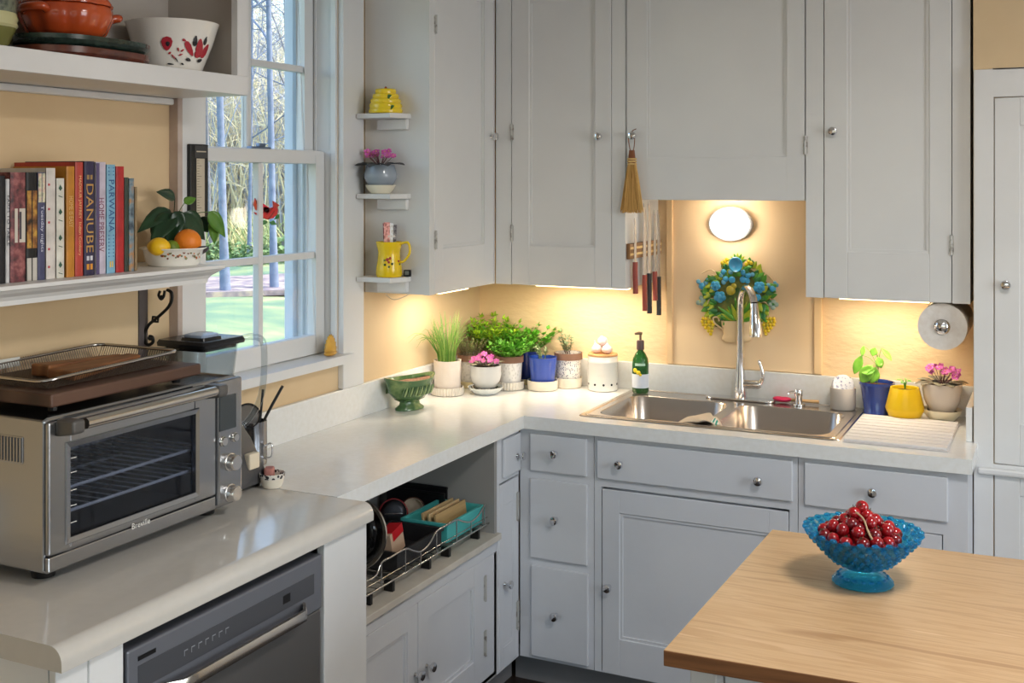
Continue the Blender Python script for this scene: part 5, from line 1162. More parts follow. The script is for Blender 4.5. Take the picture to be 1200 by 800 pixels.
# round wall lamp
c = PY(858, 262, -.001); s = mpp(c); wlp = thing('wall_lamp', 'round white tap lamp glowing on the wall over the plaque', 'lamp', c)
mx = Matrix.Rotation(pi/2, 4, 'X')
B().lathe([(0, 0), (25.5*s, 0), (25.5*s, .030), (23*s, .034), (0, .034)], 36, mx=mx@Matrix.Scale(.78, 4, (0, 1, 0))).done('base', mat('lamp_grey', (190, 192, 200), .4), wlp, smooth=40)
B().lathe([(23.5*s, .034), (22*s, .048), (15*s, .058), (0, .062)], 36, mx=mx@Matrix.Scale(.78, 4, (0, 1, 0))).done('shade', mat('lamp_glow', (255, 246, 226), .4, emit=5.), wlp, smooth=60)
lamp('wall_lamp_light', 'AREA', (c.x, -.075, c.z), .9, (1., .88, .70), (radians(90), 0, 0), shape='DISK', size=.12).data.spread = pi
# paper towel roll
q = PY(1104, 384, -.345); zc_ = q.z; pr_ = .0715
zc_ = UB-pr_-.004
t = thing('paper_towel_roll', 'white paper towel roll under the wall cabinet', 'paper towel', (q.x, -.20, zc_))
b = B(); n = 40; R0 = .021
prof = [(R0, -.139), (pr_, -.139), (pr_, .139), (R0, .139), (R0, -.139)]
b.lathe(prof, n, mx=mx); b.done('roll', mat('paper_white', (232, 226, 220), .95, var=(60, (222, 214, 206))), t, smooth=40)
B().lathe([(R0-.001, -.138), (R0-.001, .138), (R0-.003, .138), (R0-.003, -.138), (R0-.001, -.138)], 24, mx=mx).done('core', mat('cardboard', (176, 146, 110), .9), t, smooth=40)
t = thing('towel_holder', 'chrome paper towel bar through the roll', 'holder', (q.x, -.20, zc_))
B().lathe([(0, -.16), (.008, -.16), (.008, .141), (.023, .142), (.0235, .146), (.018, .152), (.010, .155), (0, .156)], 28, mx=mx).done('bar', CHROME, t, smooth=40)
B().box(-.006, .006, .150, .158, -.02, pr_+.0035).done('arm', CHROME, t, bevel=.002)

# whisk broom on the knob
kx, kz = FU.px(743, 159); by_ = -.378
wbm = thing('whisk_broom', 'small straw whisk broom hanging from the cabinet knob', 'broom', (kx, by_, kz))
s = mpp((kx, by_, kz)); STR = mat('straw', (206, 166, 98), .8, var=(80, (160, 116, 58)), stretch=(4, 4, .3)); LEA = mat('leather', (128, 76, 44), .7)
B().tube(spline([(-.001, -.004, .014), (-.012, -.004, -.004), (-.007, -.004, -.045), (0, -.004, -.055), (.007, -.004, -.045), (.010, -.004, -.004), (.001, -.004, .014), (.016, -.006, .022)], 4), .0016, 6).done('leather_loop', LEA, wbm, smooth=60)
B().loft([[(x, y-.004, z) for x, y in rrect(-a, a, -.008, .008, .006, 3)] for z, a in ((-.050, .009), (-.075, .0115), (-.10, .014))]).done('grip', LEA, wbm, smooth=50)
for z in (-.080, -.088, -.097): B().lathe([(.0155, -.003), (.0175, 0), (.0155, .003), (.013, 0), (.0155, -.003)], 20, (0, -.004, z), fn=None, mx=Matrix.Scale(.7, 4, (0, 1, 0))).done('binding', mat('cord_tan', (214, 176, 112), .8), wbm, smooth=60)
b = B()
for k in range(230):
    a = rnd.uniform(0, 2*pi); r_ = sqrt(rnd.random()); x0 = r_*cos(a)*.014; y0 = r_*sin(a)*.008-.004; x1 = r_*cos(a)*.043; y1 = max(-.016, min(.012, r_*sin(a)*.016-.006)); zt2 = -.258+rnd.uniform(-.006, .008)
    b.tube([(x0, y0, -.092), ((x0*1.2+x1)/2.2, (y0+y1)/2, -.16), (x1, y1, zt2)], .0013, 3, k % 2, caps=False)
b.done('bristles', [STR, mat('straw_light', (220, 180, 110), .8)], wbm, kind='stuff', recalc=False)

# knives on the rack
kxr = .749
zr0, zr1 = PX(742, 303, .76).z, PX(742, 285, .76).z
rk = thing('knife_rack', 'wooden magnetic knife strip on the cabinet side', 'rack', (kxr, -.18, zr0))
KW = mat('rack_wood', (150, 108, 66), .55, var=(10, (116, 80, 50)), stretch=(6, 1, 1))
bx('strip', kxr, kxr+.014, -.352, -.012, zr0, zr1, KW, rk, bevel=.002)
for z in (.3, .7): bx('magnet_bar', kxr+.0138, kxr+.0150, -.35, -.014, zr0+(zr1-zr0)*z-.004, zr0+(zr1-zr0)*z+.004, mat('magnet_cream', (222, 190, 130), .5), rk)
KST = mat('knife_steel', (222, 222, 226), .22, .6)
xk = kxr+.0165
for (u, vt, vh, vb_, col, lab, wdt) in ((744.5, 255, 307, 344, (150, 70, 60), 'short knife with a red wood handle on the rack end by the broom', .026), (755.5, 238, 322, 364, (160, 74, 60), 'long knife with a red wood handle second on the rack', .036), (761, 236, 320, 367, (40, 40, 44), 'long knife with a black handle in the middle of the rack', .04), (767.5, 246, 318, 352, (154, 72, 62), 'slim knife with a red wood handle fourth on the rack', .03), (772, 246, 324, 369, (36, 36, 40), 'knife with a black handle at the wall end of the rack', .034)):
    q = PX(u, vh, xk); zt2 = q.z+(vh-vt)*mpp(q); zb2 = q.z-(vb_-vh)*mpp(q); y = min(q.y, -.03)
    t = thing('kitchen_knife', lab, 'knife', (xk, y, q.z), group='knives on the wooden strip')
    Lb = zt2-q.z; Lh = q.z-zb2; w2 = wdt/2
    B().prism([(-w2*.9, .0), (w2*.8, .0), (w2*.8, Lb*.6), (w2*.3, Lb*.9), (-w2*.7, Lb), (-w2*.9, Lb*.5)], -.0009, .0009, 'x').done('blade', KST, t)
    B().loft([[(x, yy+o, z) for x, yy in rrect(-.0075, .0075, -.011, .011, .006, 3)] for z, o in ((0, 0), (-Lh*.25, -.002), (-Lh*.6, .001), (-Lh*.9, .003), (-Lh, .002))]).done('handle', mat('knife_%d' % col[0], col, .4), t, smooth=40)
    for f in (.2, .5, .8): B().lathe([(0, .0082), (.002, .0082), (.002, .0074), (0, .0074)], 8, mx=Matrix.Translation((0, 0, -Lh*f))@Matrix.Rotation(pi/2, 4, 'Y')).done('rivet', KST, t)

# majolica plaque
def wp(zx, zy, y=-.012): return PY(800+zx/6.667, 290+zy/6.667, y)
pc = wp(435, 400, -.001); pl = thing('wall_plaque', 'painted relief plaque of a flower basket hung behind the tap', 'plaque', pc)
sm = mpp(pc)/6.667
def PB(b, name, m, **kw): return b.done(name, m, pl, world=True, **kw)
outl = [(435, 60), (560, 110), (690, 200), (755, 290), (745, 400), (735, 520), (690, 640), (560, 690), (520, 735), (330, 735), (300, 680), (220, 670), (140, 520), (115, 400), (110, 280), (200, 190), (310, 110)]
PCR = mat('plaque_cream', (226, 198, 156), .5)
b = B(); P_ = [wp(435+(x-435)*.80, 400+(y-400)*.80, 0) for x, y in outl]
b.loft([[(q.x, -.001, q.z) for q in P_], [(q.x, -.010, q.z) for q in P_]]); PB(b, 'backing', mat('plaque_green', (70, 104, 50), .5, var=(40, (150, 140, 70))))
b = B(); rows = [(330, 520, 735), (305, 545, 715), (312, 540, 690), (320, 532, 672), (310, 545, 650), (300, 560, 570)]
b.loft([[tuple(wp(435+(x-435), zy, -.010)+Vector((0, dy, 0))) for x, dy in ((a, 0), (a+.15*(c_-a), -.018), ((a+c_)/2, -.026), (a+.85*(c_-a), -.018), (c_, 0))] for a, c_, zy in rows]); PB(b, 'basket', PCR, smooth=50)
for sg in (-1, 1):
    B().tube(spline([wp(435+sg*120, 640, -.016), wp(435+sg*185, 590, -.02), wp(435+sg*195, 550, -.02), wp(435+sg*160, 545, -.02), wp(435+sg*150, 575, -.02)], 5), 7*sm, 8).done('basket_handle', PCR, pl, world=True, smooth=60)
LG = [mat('plaque_leaf1', (92, 160, 52), .3, coat=.3), mat('plaque_leaf2', (176, 190, 50), .3, coat=.3), mat('plaque_leaf3', (50, 118, 56), .3, coat=.3)]
def pleaf(x0, y0, x1, y1, w_, k, y=-.018):
    b = B(); leaf(b, wp(x0, y0, y), wp(x1, y1, y-.008), w_*sm, cup=-.25, normal=(0, -1, 0)); PB(b, 'leaf', LG[k], solid=.003, recalc=False, smooth=180)
for k in range(15):      # spray of blades above the basket
    a = radians(-165+k*150/14+rnd.uniform(-4, 4)); r1 = rnd.uniform(130, 190); pleaf(435+30*cos(a), 570, 435+r1*cos(a)*1.05, 575+r1*sin(a), 34, k % 2, -.022-.004*(k % 3))
for k in range(110):      # wreath
    a = 2*pi*k/110; rx, ry = rnd.uniform(150, 275), rnd.uniform(140, 270); cx, cy = 435+rx*cos(a), 380+ry*sin(a)*.98
    if cy > 560 and 240 < cx < 630: continue
    da = a+rnd.uniform(-1.1, 1.1); pleaf(cx, cy, cx+66*cos(da), cy+66*sin(da), 44, k % 3, -.016-.006*rnd.random())
for k in range(7): a = radians(-160+k*140/6); pleaf(430, 120, 430+78*cos(a), 118+78*sin(a), 30, k % 2, -.018)
PBL, PBL2, PGY, PYE, PYG = mat('plaque_blue', (64, 160, 206), .25, coat=.5), mat('plaque_blue2', (110, 176, 206), .25, coat=.4), mat('plaque_greyblue', (150, 172, 160), .3, coat=.3), mat('plaque_yellow', (230, 196, 30), .3, coat=.4), mat('plaque_olive', (190, 172, 50), .3, coat=.4)
def pball(zx, zy, r, m, nm, y=-.022, flat=.6): 
    q = wp(zx, zy, y); B().ball(q, (r*sm, r*sm*flat, r*sm), 12, 8).done(nm, m, pl, world=True, smooth=180)
def pflower(zx, zy, r, m):
    for k in range(5): a = 2*pi*k/5+.3; pball(zx+r*.55*cos(a), zy+r*.5*sin(a), r*.55, m, 'petal', -.024, .5)
    pball(zx, zy, r*.42, m, 'flower_heart', -.032)
b = B(); q = wp(425, 130, -.026); b.lathe([(0, .004), (.5, .008), (.9, .016), (1.0, .020), (.9, .022), (.5, .012), (0, .010)], 24, mx=Matrix.Translation(q)@Matrix.Rotation(pi/2, 4, 'X')@Matrix.Diagonal((56*sm, 60*sm, 1, 1))); PB(b, 'bell_flower', PBL, smooth=50)
for zx, zy, r in ((255, 300, 40), (290, 385, 46), (600, 310, 46), (585, 390, 28)): pflower(zx, zy, r, PBL)
for zx, zy, r in ((320, 190, 24), (375, 190, 20), (300, 215, 18), (335, 245, 24), (320, 270, 20), (385, 250, 26), (470, 250, 26), (475, 195, 24), (510, 215, 24), (545, 210, 18), (505, 260, 22), (150, 300, 28), (180, 275, 20), (122, 265, 18), (190, 250, 14), (705, 322, 26), (735, 293, 16), (668, 295, 18), (720, 275, 14)): pball(zx, zy, r, PBL if r > 20 else PBL2, 'berry')
for zx, zy in ((145, 395), (150, 435), (122, 430), (160, 412), (710, 425), (705, 467), (730, 445), (690, 445)): pball(zx, zy, 20, PGY, 'berry')
pball(375, 335, 38, PYG, 'pear', -.026); pball(400, 300, 22, PYG, 'pear_neck', -.026)
for zx, zy in ((330, 108), (310, 120), (345, 95), (350, 125), (515, 110), (500, 130), (535, 120)): pball(zx, zy, 17, PYE, 'yellow_bud')
for sg in (-1, 1):
    for r_, n_ in ((0, 3), (1, 4), (2, 4), (3, 3), (4, 2), (5, 1)):
        for k in range(n_): pball(435+sg*(250-r_*7+ (k-(n_-1)/2)*26), 555+r_*24, 14, PYE if (k+r_) % 3 else PYG, 'grape', -.020, .9)
for (pts_) in (((250, 190), (215, 170), (150, 200)), ((280, 400), (215, 400), (190, 450)), ((600, 430), (640, 425), (680, 460)), ((600, 200), (660, 210), (715, 270)), ((190, 250), (230, 215), (290, 240))):
    B().tube(spline([wp(x, y, -.02) for x, y in pts_], 4), 5*sm, 6).done('twig', PCR, pl, world=True, smooth=60)

# ================================================================== on the window
cx_ = -.0595
sc = thing('cardinal_suncatcher', 'red glass cardinal suncatcher stuck on the lower window pane', 'suncatcher', PX(311, 248, cx_))
def wq(zx, zy): q = PX(230+zx/5.714, 160+zy/5.714, cx_); return (q.y, q.z)
def wpane(name, poly, m):
    B().prism([wq(*a) for a in poly], cx_-.0015, cx_+.0015, 'x').done(name, m, sc, world=True)
RG, DRG, GRG, LEAD = clear_glass('red_glass', (235, 40, 44), .4), mat('cardinal_red', (206, 38, 40), .3), mat('sun_green', (50, 120, 60), .3), mat('lead_dark', (60, 36, 40), .5)
wpane('tail', [(392, 412), (408, 440), (425, 480), (440, 510), (425, 518), (398, 490), (382, 455)], mat('cardinal_orange', (212, 78, 44), .3))
wpane('body', [(425, 515), (455, 470), (490, 478), (515, 470), (545, 490), (540, 520), (515, 545), (475, 555), (445, 545)], DRG)
wpane('wing', [(432, 440), (462, 458), (492, 480), (480, 512), (455, 505), (440, 475)], mat('cardinal_wing', (226, 30, 60), .3))
wpane('head', [(515, 470), (512, 430), (535, 445), (556, 460), (540, 470), (545, 490)], mat('cardinal_head', (190, 60, 50), .3))
wpane('side_feather', [(385, 505), (430, 518), (425, 530), (398, 522)], DRG)
for pl_ in ([(522, 555), (540, 520), (555, 520), (550, 548)], [(425, 572), (455, 558), (480, 572), (450, 592)], [(488, 572), (515, 560), (540, 590), (505, 592)]): wpane('leaf', pl_, GRG)
for a, c_ in (((425, 515), (455, 470)), ((440, 510), (490, 480)), ((470, 520), (515, 470)), ((480, 555), (520, 500)), ((392, 412), (425, 518))):
    (y0, z0), (y1, z1) = wq(*a), wq(*c_); B().tube([(cx_+.0012, y0, z0), (cx_+.0012, y1, z1)], .0012, 5).done('lead_line', LEAD, sc, world=True)
# shell dish on the stool
q = PX(389, 409, .012); q.z = 1.135; sh_ = thing('shell_dish', 'yellow scallop shell dish standing on the window stool', 'shell', q)
YS = mat('shell_yellow', (214, 168, 70), .4, var=(20, (190, 140, 50))); s = mpp(q)
vs_ = []; fs_ = []; n = 22
for i in range(6):
    t_ = i/5
    for k in range(n+1):
        a = pi*(.02+.96*k/n); r_ = 23*s*t_*(1+.06*cos(k*pi)*t_); vs_.append((-.010+.010*(1-t_)*1.2+.004*abs(cos(k*pi/1))*t_, r_*cos(a)*.52, .001+r_*sin(a)))
for i in range(5):
    for k in range(n): a = i*(n+1)+k; fs_.append((a, a+1, a+n+2, a+n+1))
B().add(vs_, fs_).done('upright_shell', YS, sh_, smooth=60, recalc=False, solid=.004)
B().ball((.002, -.012, .0075), (.014, .030, .0070), 16, 8).done('lower_shell', YS, sh_, smooth=180)
# thermometer outside the upper sash
q = PX(347, 40, -.20)
t = thing('outdoor_thermometer', 'blue-grey thermometer fixed outside the upper window', 'thermometer', (q.x, q.y, q.z-.06))
B().box(-.012, .012, -.013, .013, 0, .11).done('case', mat('outdoor_grey', (120, 140, 176), .5), t, bevel=.003)
B().box(-.004, .004, .013, .09, .05, .06).done('arm', MATS['outdoor_grey'], t)

# ================================================================== kitchen island with the fruit compote
isl = thing('kitchen_island', 'oak-topped kitchen island with a white base', 'island', (2.1, -1.85, 0))
OAK = ramp_mat('oak', 'noise', 4., [(.30, (166, 130, 92)), (.48, (194, 160, 120)), (.62, (180, 144, 104)), (.75, (204, 172, 134))], .38, (.7, 9., 1), 1.2)
OAKD = ramp_mat('oak_edge', 'noise', 5., [(.3, (112, 70, 40)), (.6, (142, 94, 56)), (.8, (124, 78, 44))], .45, (.7, 1, 12.), .8)
tp = [(1.500, -2.236), (2.80, -2.175), (2.80, -1.452), (1.513, -1.503)]
b = B().prism(tp, CT-.027, CT, 'z'); b.m = [0, 0]+[1]*4
b.m = [1, 0, 1, 1, 1, 1]; b.done('top', [OAK, OAKD], isl, world=True, bevel=.002)
bx('corner_post', 1.535, 1.58, -2.20, -2.155, 0, CT-.0275, PAINT, isl, bevel=.002); bx('corner_post', 1.535, 1.58, -1.58, -1.535, 0, CT-.0275, PAINT, isl, bevel=.002)
bx('side_panel', 1.540, 1.56, -2.154, -1.581, .08, CT-.0275, PAINT, isl); bx('front_panel', 1.581, 2.75, -2.150, -2.13, .08, CT-.0275, PAINT, isl); bx('back_panel', 1.581, 2.75, -1.57, -1.55, .08, CT-.0275, PAINT, isl)
bx('corner_post', 2.70, 2.75, -2.128, -2.08, 0, CT-.0275, PAINT, isl); bx('corner_post', 2.70, 2.75, -1.63, -1.58, 0, CT-.0275, PAINT, isl)
p = PZ(1011, 682, CT+.001); s = mpp(p)
cmp_ = thing('glass_compote', 'turquoise blue hobnail glass footed bowl on the oak island', 'bowl', p)
m = bpy.data.materials.new('blue_glass'); m.use_nodes = True; N = m.node_tree.nodes; L = m.node_tree.links; pb = N['Principled BSDF']
pb.inputs['Base Color'].default_value = lin((70, 205, 255))+(1,); pb.inputs['Roughness'].default_value = .03; pb.inputs['Transmission Weight'].default_value = .85; pb.inputs['IOR'].default_value = 1.4; pb.inputs['Specular IOR Level'].default_value = .8
tr = N.new('ShaderNodeBsdfTransparent'); tr.inputs[0].default_value = lin((130, 225, 255))+(1,); mxs = N.new('ShaderNodeMixShader'); mxs.inputs[0].default_value = .62
L.new(tr.outputs[0], mxs.inputs[1]); L.new(pb.outputs[0], mxs.inputs[2]); L.new(mxs.outputs[0], N['Material Output'].inputs[0])
BG_ = m; R_ = 66*s; H_ = 62*s
def hob(r_, z, a):
    k = int(z/.0085); return r_*(1+.030*cos(26*a+(k % 2)*pi)) if z > .03 else r_*(1+.02*cos(20*a))
B().lathe([(0, .002), (34*s, 0), (35*s, .004), (31*s, .012), (22*s, .020), (17*s, .026), (17*s, .030)], 80, fn=lambda r_, z, a: r_*(1+.015*cos(20*a)) if r_ > .03 else r_).done('foot', BG_, cmp_, smooth=60)
prof = [(0, .028), (20*s, .029)]
for k in range(10): t_ = (k+1)/10; prof.append(((24+42*t_**.8)*s+(.0012 if k % 2 else -.0008), .032+(H_-.032)*t_))
prof += [(R_*.955, H_-.001)]+[((21+42*(1-k/6)**.8)*s, .036+(H_-.040)*(1-k/6)) for k in range(1, 7)]+[(0, .033)]
B().lathe(prof, 104, fn=lambda r_, z, a: r_*(1+.035*cos(26*a+int(z/.0065)*pi)) if z > .034 and r_ > .02 else r_).done('bowl', BG_, cmp_, smooth=80)
b = B()
for k in range(26): a = 2*pi*k/26; b.ball((R_*.985*cos(a), R_*.985*sin(a), H_), (.007, .007, .004), 8, 5)
b.done('scalloped_rim', BG_, cmp_, smooth=180, kind='stuff')
b = B()
for row in range(5):
    t_ = .16+row*.17; rr_ = (24+42*t_**.8)*s*1.012; zz_ = .032+(H_-.032)*t_
    for k in range(24): a = 2*pi*(k+.5*(row % 2))/24; g = .0034+.0022*t_; b.ball((rr_*cos(a), rr_*sin(a), zz_), (g*1.15, g*1.15, g*1.1), 8, 6)
b.done('hobnails', BG_, cmp_, smooth=180, kind='stuff')
b = B()
for k in range(18): a = 2*pi*k/18; b.ball((27.5*s*cos(a), 27.5*s*sin(a), .0135), (.0052, .0052, .0032), 8, 5)
b.done('foot_hobnails', BG_, cmp_, smooth=180, kind='stuff')
# tomatoes on the vine in the compote
TR = [mat('tomato_red', (160, 18, 26), .14, coat=.5, var=(25, (124, 10, 20))), mat('tomato_dark', (118, 12, 22), .16, coat=.5, var=(25, (84, 8, 16)))]
tb = B().ball((0, 0, 0), (.0130, .0130, .0122), 16, 12, fn=lambda q_: 1-.06*max(0, abs(q_.z)-.8)*5).done('flesh', TR[0], data_only=True, smooth=180)
tb2 = tb.copy(); tb2.materials.clear(); tb2.materials.append(TR[1])
cb = B(); 
for k in range(5): a = 2*pi*k/5; cb.add([(.0015*cos(a+.6), .0015*sin(a+.6), .0118), (.0065*cos(a), .0065*sin(a), .0112+.0012), (.0015*cos(a-.6), .0015*sin(a-.6), .0118)], [(0, 1, 2)])
cb.tube([(0, 0, .0115), (.001, 0, .0155)], .0008, 5)
cme = cb.done('calyx', mat('calyx_brown', (62, 52, 34), .8), data_only=True, recalc=False)
spots = []
for z, rings in ((.046, ((.027, 6), (0, 1))), (.065, ((.046, 10), (.019, 4))), (.084, ((.064, 14), (.038, 8), (.012, 3))), (.102, ((.068, 15), (.043, 9), (.018, 4))), (.119, ((.050, 10), (.025, 6), (0, 1))), (.135, ((.030, 6), (.0, 1))), (.150, ((.014, 3),)), (.163, ((0, 1),))):
    for rr_, n_ in rings:
        for k in range(n_):
            a = 2*pi*k/n_+z*40; spots.append((rr_*cos(a)-.004+rnd.uniform(-.003, .003), rr_*sin(a)+rnd.uniform(-.003, .003), z+rnd.uniform(-.003, .003)))
sc_ = .80
for i, (x, y, z) in enumerate(spots):
    o = thing('vine_tomato', 'small glossy red tomato heaped in the blue glass bowl', 'tomato', p+Vector((x*1.0, y*1.0, z*sc_+.012)), group='tomatoes in the blue compote')
    link('flesh', tb if i % 3 else tb2, o); link('calyx', cme, o); o.rotation_euler = (rnd.uniform(-1.6, 1.6), rnd.uniform(-1.6, 1.6), rnd.uniform(0, 6))
v0 = p+Vector((0, 0, 0))
vp = lambda u, v, y: PY(u, v, y)
tw = thing('tomato_vine', 'dry pale vine stalk lying over the heaped tomatoes', 'stalk', p+Vector((0, 0, .16)))
yy = p.y-.055
B().tube(spline([vp(1003, 600, yy+.02), vp(1012, 608, yy), vp(1017, 622, yy-.015), vp(1022, 632, yy-.022)], 5), [.0018]*10+[.0024]*6, 6).done('stalk', mat('vine_tan', (166, 140, 110), .8), tw, world=True, smooth=60)

# ================================================================== pull-out rack in the niche
rx = .445; zf_ = zn+.001
ro = thing('pull_out_rack', 'chrome wire pull-out rack with wavy rails in the open niche', 'rack', (.25, -1.2, zf_))
RW = mat('rack_chrome', (196, 194, 190), .2, 1.)
ya_, yb2 = -1.66, -.796
ya_2 = ya_
zbw = .594
b = B().tube([(rx, ya_, zbw), (rx, yb2, zbw)], .0028, 8).tube([(rx-.006, ya_, zbw+.018), (rx-.006, yb2, zbw+.018)], .0018, 6)
b.done('bottom_rail', RW, ro, world=True, smooth=60, kind='stuff')
wv = [(rx, ya_, .66)]+[(rx, min(PX(u, v, rx).y, -.802), PX(u, v, rx).z) for u, v in ((436, 678), (447, 659), (457, 653), (475, 643), (484, 645), (493, 646), (503, 637), (511, 623), (520, 617), (535, 609), (543, 611), (552, 611), (561, 603), (568, 591))]
B().tube(spline(wv, 4), .0028, 8).done('wavy_rail', RW, ro, world=True, smooth=60)
for u, v in ((447, 659), (475, 643), (493, 646), (511.5, 622), (535, 609), (552, 611), (568, 591)):
    q = PX(u, v, rx); q.y = min(q.y, -.802); B().tube([(rx, q.y, zbw), (rx, q.y, q.z)], .0022, 6).done('upright', RW, ro, world=True, smooth=60)
for k in range(22):
    y = ya_+.02+k*(yb2-ya_-.04)/21; B().tube([(rx, y, zbw-.003), (.06, y, zbw-.003)], .0018, 5).done('floor_wire', RW, ro, world=True)
for u, v in ((436, 700), (462, 690), (505, 660), (528, 645), (562, 622)):
    q = PX(u, v, rx); bx('glide', rx-.03, rx-.002, q.y-.006, q.y+.006, zf_, zbw-.006, BLACKP, ro)
bx('glide_track', .06, .09, ya_, yb2, zf_, zbw-.006, BLACKP, ro)
zc0 = zbw+.001
def bin_(name, label, y0, y1, x0, x1, z1, m, th=.004):
    t = thing(name, label, 'bin', ((x0+x1)/2, (y0+y1)/2, zc0))
    b = B(); b.box(x0, x1, y0, y0+th, zc0, z1).box(x0, x1, y1-th, y1, zc0, z1).box(x0, x0+th, y0+th, y1-th, zc0, z1).box(x1-th, x1, y0+th, y1-th, zc0, z1).box(x0+th, x1-th, y0+th, y1-th, zc0, zc0+th)
    b.done('tub', m, t, world=True); 
    b = B(); e = .005
    b.box(x0-e, x0, y0-e, y1+e, z1-.008, z1).box(x1, x1+e, y0-e, y1+e, z1-.008, z1).box(x0, x1, y0-e, y0, z1-.008, z1).box(x0, x1, y1, y1+e, z1-.008, z1); b.done('lip', m, t, world=True)
    return t
TEAL = mat('teal_plastic', (78, 186, 184), .4)
ty0, ty1 = -1.035, -.806
bin_('storage_bin', 'teal plastic bin full of thin boards in the pull-out rack', ty0, ty1, .27, .425, .652, TEAL)
for k, (c, lab) in enumerate((((206, 176, 128), 'tan board at the back in the teal bin'), ((222, 190, 140), 'light tan board in the middle of the teal bin'), ((196, 160, 110), 'brown board at the front of the teal bin'))):
    x = .335+k*.022; B().box(-.004, .004, -(ty1-ty0)*.42, (ty1-ty0)*.42, 0, .068).done('thin_board', mat('board_%d' % k, c, .6, var=(8, tuple(int(v*.85) for v in c)), stretch=(1, .3, 6)), None, loc=(x, (ty0+ty1)/2, zc0+.0055), rot=(0, -.12, 0), bevel=.001, label=lab, cat='board', group='thin boards in the teal bin')
ky0, ky1 = -1.322, -1.070
bin_('storage_bin', 'black plastic bin with cartons in the pull-out rack', ky0, ky1, .25, .425, .650, mat('charcoal_plastic', (38, 38, 40), .55, bump=(200, .3)))
t = thing('red_carton', 'red and white carton in the black bin', 'carton', (.345, ky0+.11, zc0+.012)); t.rotation_euler = (.12, -.12, .15)
B().box(-.02, .02, -.045, .045, 0, .070).done('box', mat('carton_tan', (206, 176, 150), .6), t, bevel=.001); B().box(-.0205, .0205, -.03, .046, .045, .0715).done('red_band', mat('carton_red', (196, 24, 34), .4), t)
t = thing('grey_carton', 'plain grey carton behind the red one in the black bin', 'carton', (.285, ky0+.085, zc0+.006))
B().box(-.02, .02, -.03, .03, 0, .088).done('box', mat('carton_grey', (150, 146, 140), .6), t, bevel=.001); B().box(-.0195, .0195, -.029, .029, .088, .0885).done('flap', mat('carton_grey2', (170, 166, 160), .6), t)
# glass lid standing on edge
lm_ = Matrix.Rotation(radians(84), 4, 'X')
q = PX(415, 648, .30)
ld = thing('pan_lid', 'large glass pan lid with a steel rim standing in the rack', 'lid', (.305, ky0-.040, zc0+.104)); ld.rotation_euler = (radians(84), 0, radians(10))
B().lathe([(.092, -.004), (.101, -.004), (.103, 0), (.101, .004), (.092, .004), (.092, -.004)], 48).done('rim', RW, ld, smooth=50)
B().lathe([(.0915, 0), (.06, .014), (0, .022)], 40).done('glass', clear_glass('lid_glass', (120, 124, 130), .8), ld, smooth=180, recalc=False)
B().lathe([(0, .0225), (.010, .0225), (.012, .03), (.02, .036), (.018, .044), (0, .046)], 20).done('knob', BLACKP, ld, smooth=50)
ld2 = thing('pan_lid', 'dark round lid with a red rim behind the black bin', 'lid', (.205, -.985, zc0+.049)); ld2.scale = (.62, .62, .62); ld2.rotation_euler = (radians(80), 0, radians(32))
B().lathe([(.068, -.003), (.073, -.003), (.0745, 0), (.073, .003), (.068, .003), (.068, -.003)], 40).done('rim', mat('rim_red', (140, 30, 36), .4), ld2, smooth=50)
B().lathe([(.0675, 0), (.04, .008), (0, .012)], 36).done('disc', mat('disc_grey', (72, 72, 78), .35, .5), ld2, smooth=180, recalc=False); B().box(-.045, .045, -.004, .004, .0125, .018).done('bar_handle', RW, ld2, bevel=.002)
mg = thing('melamine_bowl', 'brown rimmed white bowl on edge beside the red-rimmed lid', 'bowl', (.225, -.90, zc0+.042)); mg.scale = (.72, .72, .72); mg.rotation_euler = (radians(78), 0, radians(30))
B().lathe([(0, -.02), (.03, -.02), (.05, .0), (.052, .012), (.048, .012), (.046, 0), (.026, -.014), (0, -.014)], 32).done('shell', mat('bowl_tan', (206, 184, 160), .4), mg, smooth=50); B().lathe([(.0525, .0095), (.0545, .012), (.0525, .0145), (.049, .0122), (.0525, .0095)], 32).done('rim', mat('bowl_rim', (90, 60, 48), .4), mg, smooth=50)
# white slab leaning, dark trays at the back
t = thing('cutting_mat', 'white chopping mat leaning at the back of the niche', 'mat', (.14, -1.06, zc0+.008)); t.rotation_euler = (radians(-14), 0, .2)
B().box(-.003, .003, -.03, .03, 0, .14).done('sheet', mat('mat_grey', (176, 172, 166), .6), t, bevel=.001); B().box(-.0034, .0034, -.012, .012, .115, .13).done('grip_slot', DARK, t)
t = thing('red_scraper', 'red handled scraper beside the glass lid', 'scraper', (.232, -1.14, zc0+.05)); B().ball((0, 0, .035), (.012, .022, .012), 12, 8).done('grip', mat('scraper_red', (196, 36, 40), .4), t, smooth=180); B().box(-.002, .002, -.015, .015, -.049, .026).done('blade', RW, t)
for k, (lab, z) in enumerate((('black baking tray standing against the niche side wall', .092), ('black tray leaning beside the teal bin and the taller tray', .076))):
    t = thing('baking_tray', lab, 'tray', (.185, -.799-k*.016, zc0), rz=pi/2)
    B().box(-.003, .003, -.11, .11, 0, z).done('pan', mat('tray_black', (22, 22, 24), .4), t, bevel=.001); B().tube([(.0, -.11, z), (.0, .11, z)], .005, 8).done('rolled_rim', MATS['tray_black'], t, smooth=60)
fp2 = thing('frying_pan', 'black frying pan lying behind the black bin', 'pan', (.145, -1.20, zc0))
B().lathe([(0, 0), (.055, 0), (.072, .035), (.069, .035), (.053, .004), (0, .004)], 36).done('pan_body', MATS['tray_black'], fp2, smooth=50); B().tube(spline([(0, -.068, .03), (.0, -.12, .05), (.01, -.17, .085)], 4), .008, 8).done('handle', BLACKP, fp2, smooth=60)
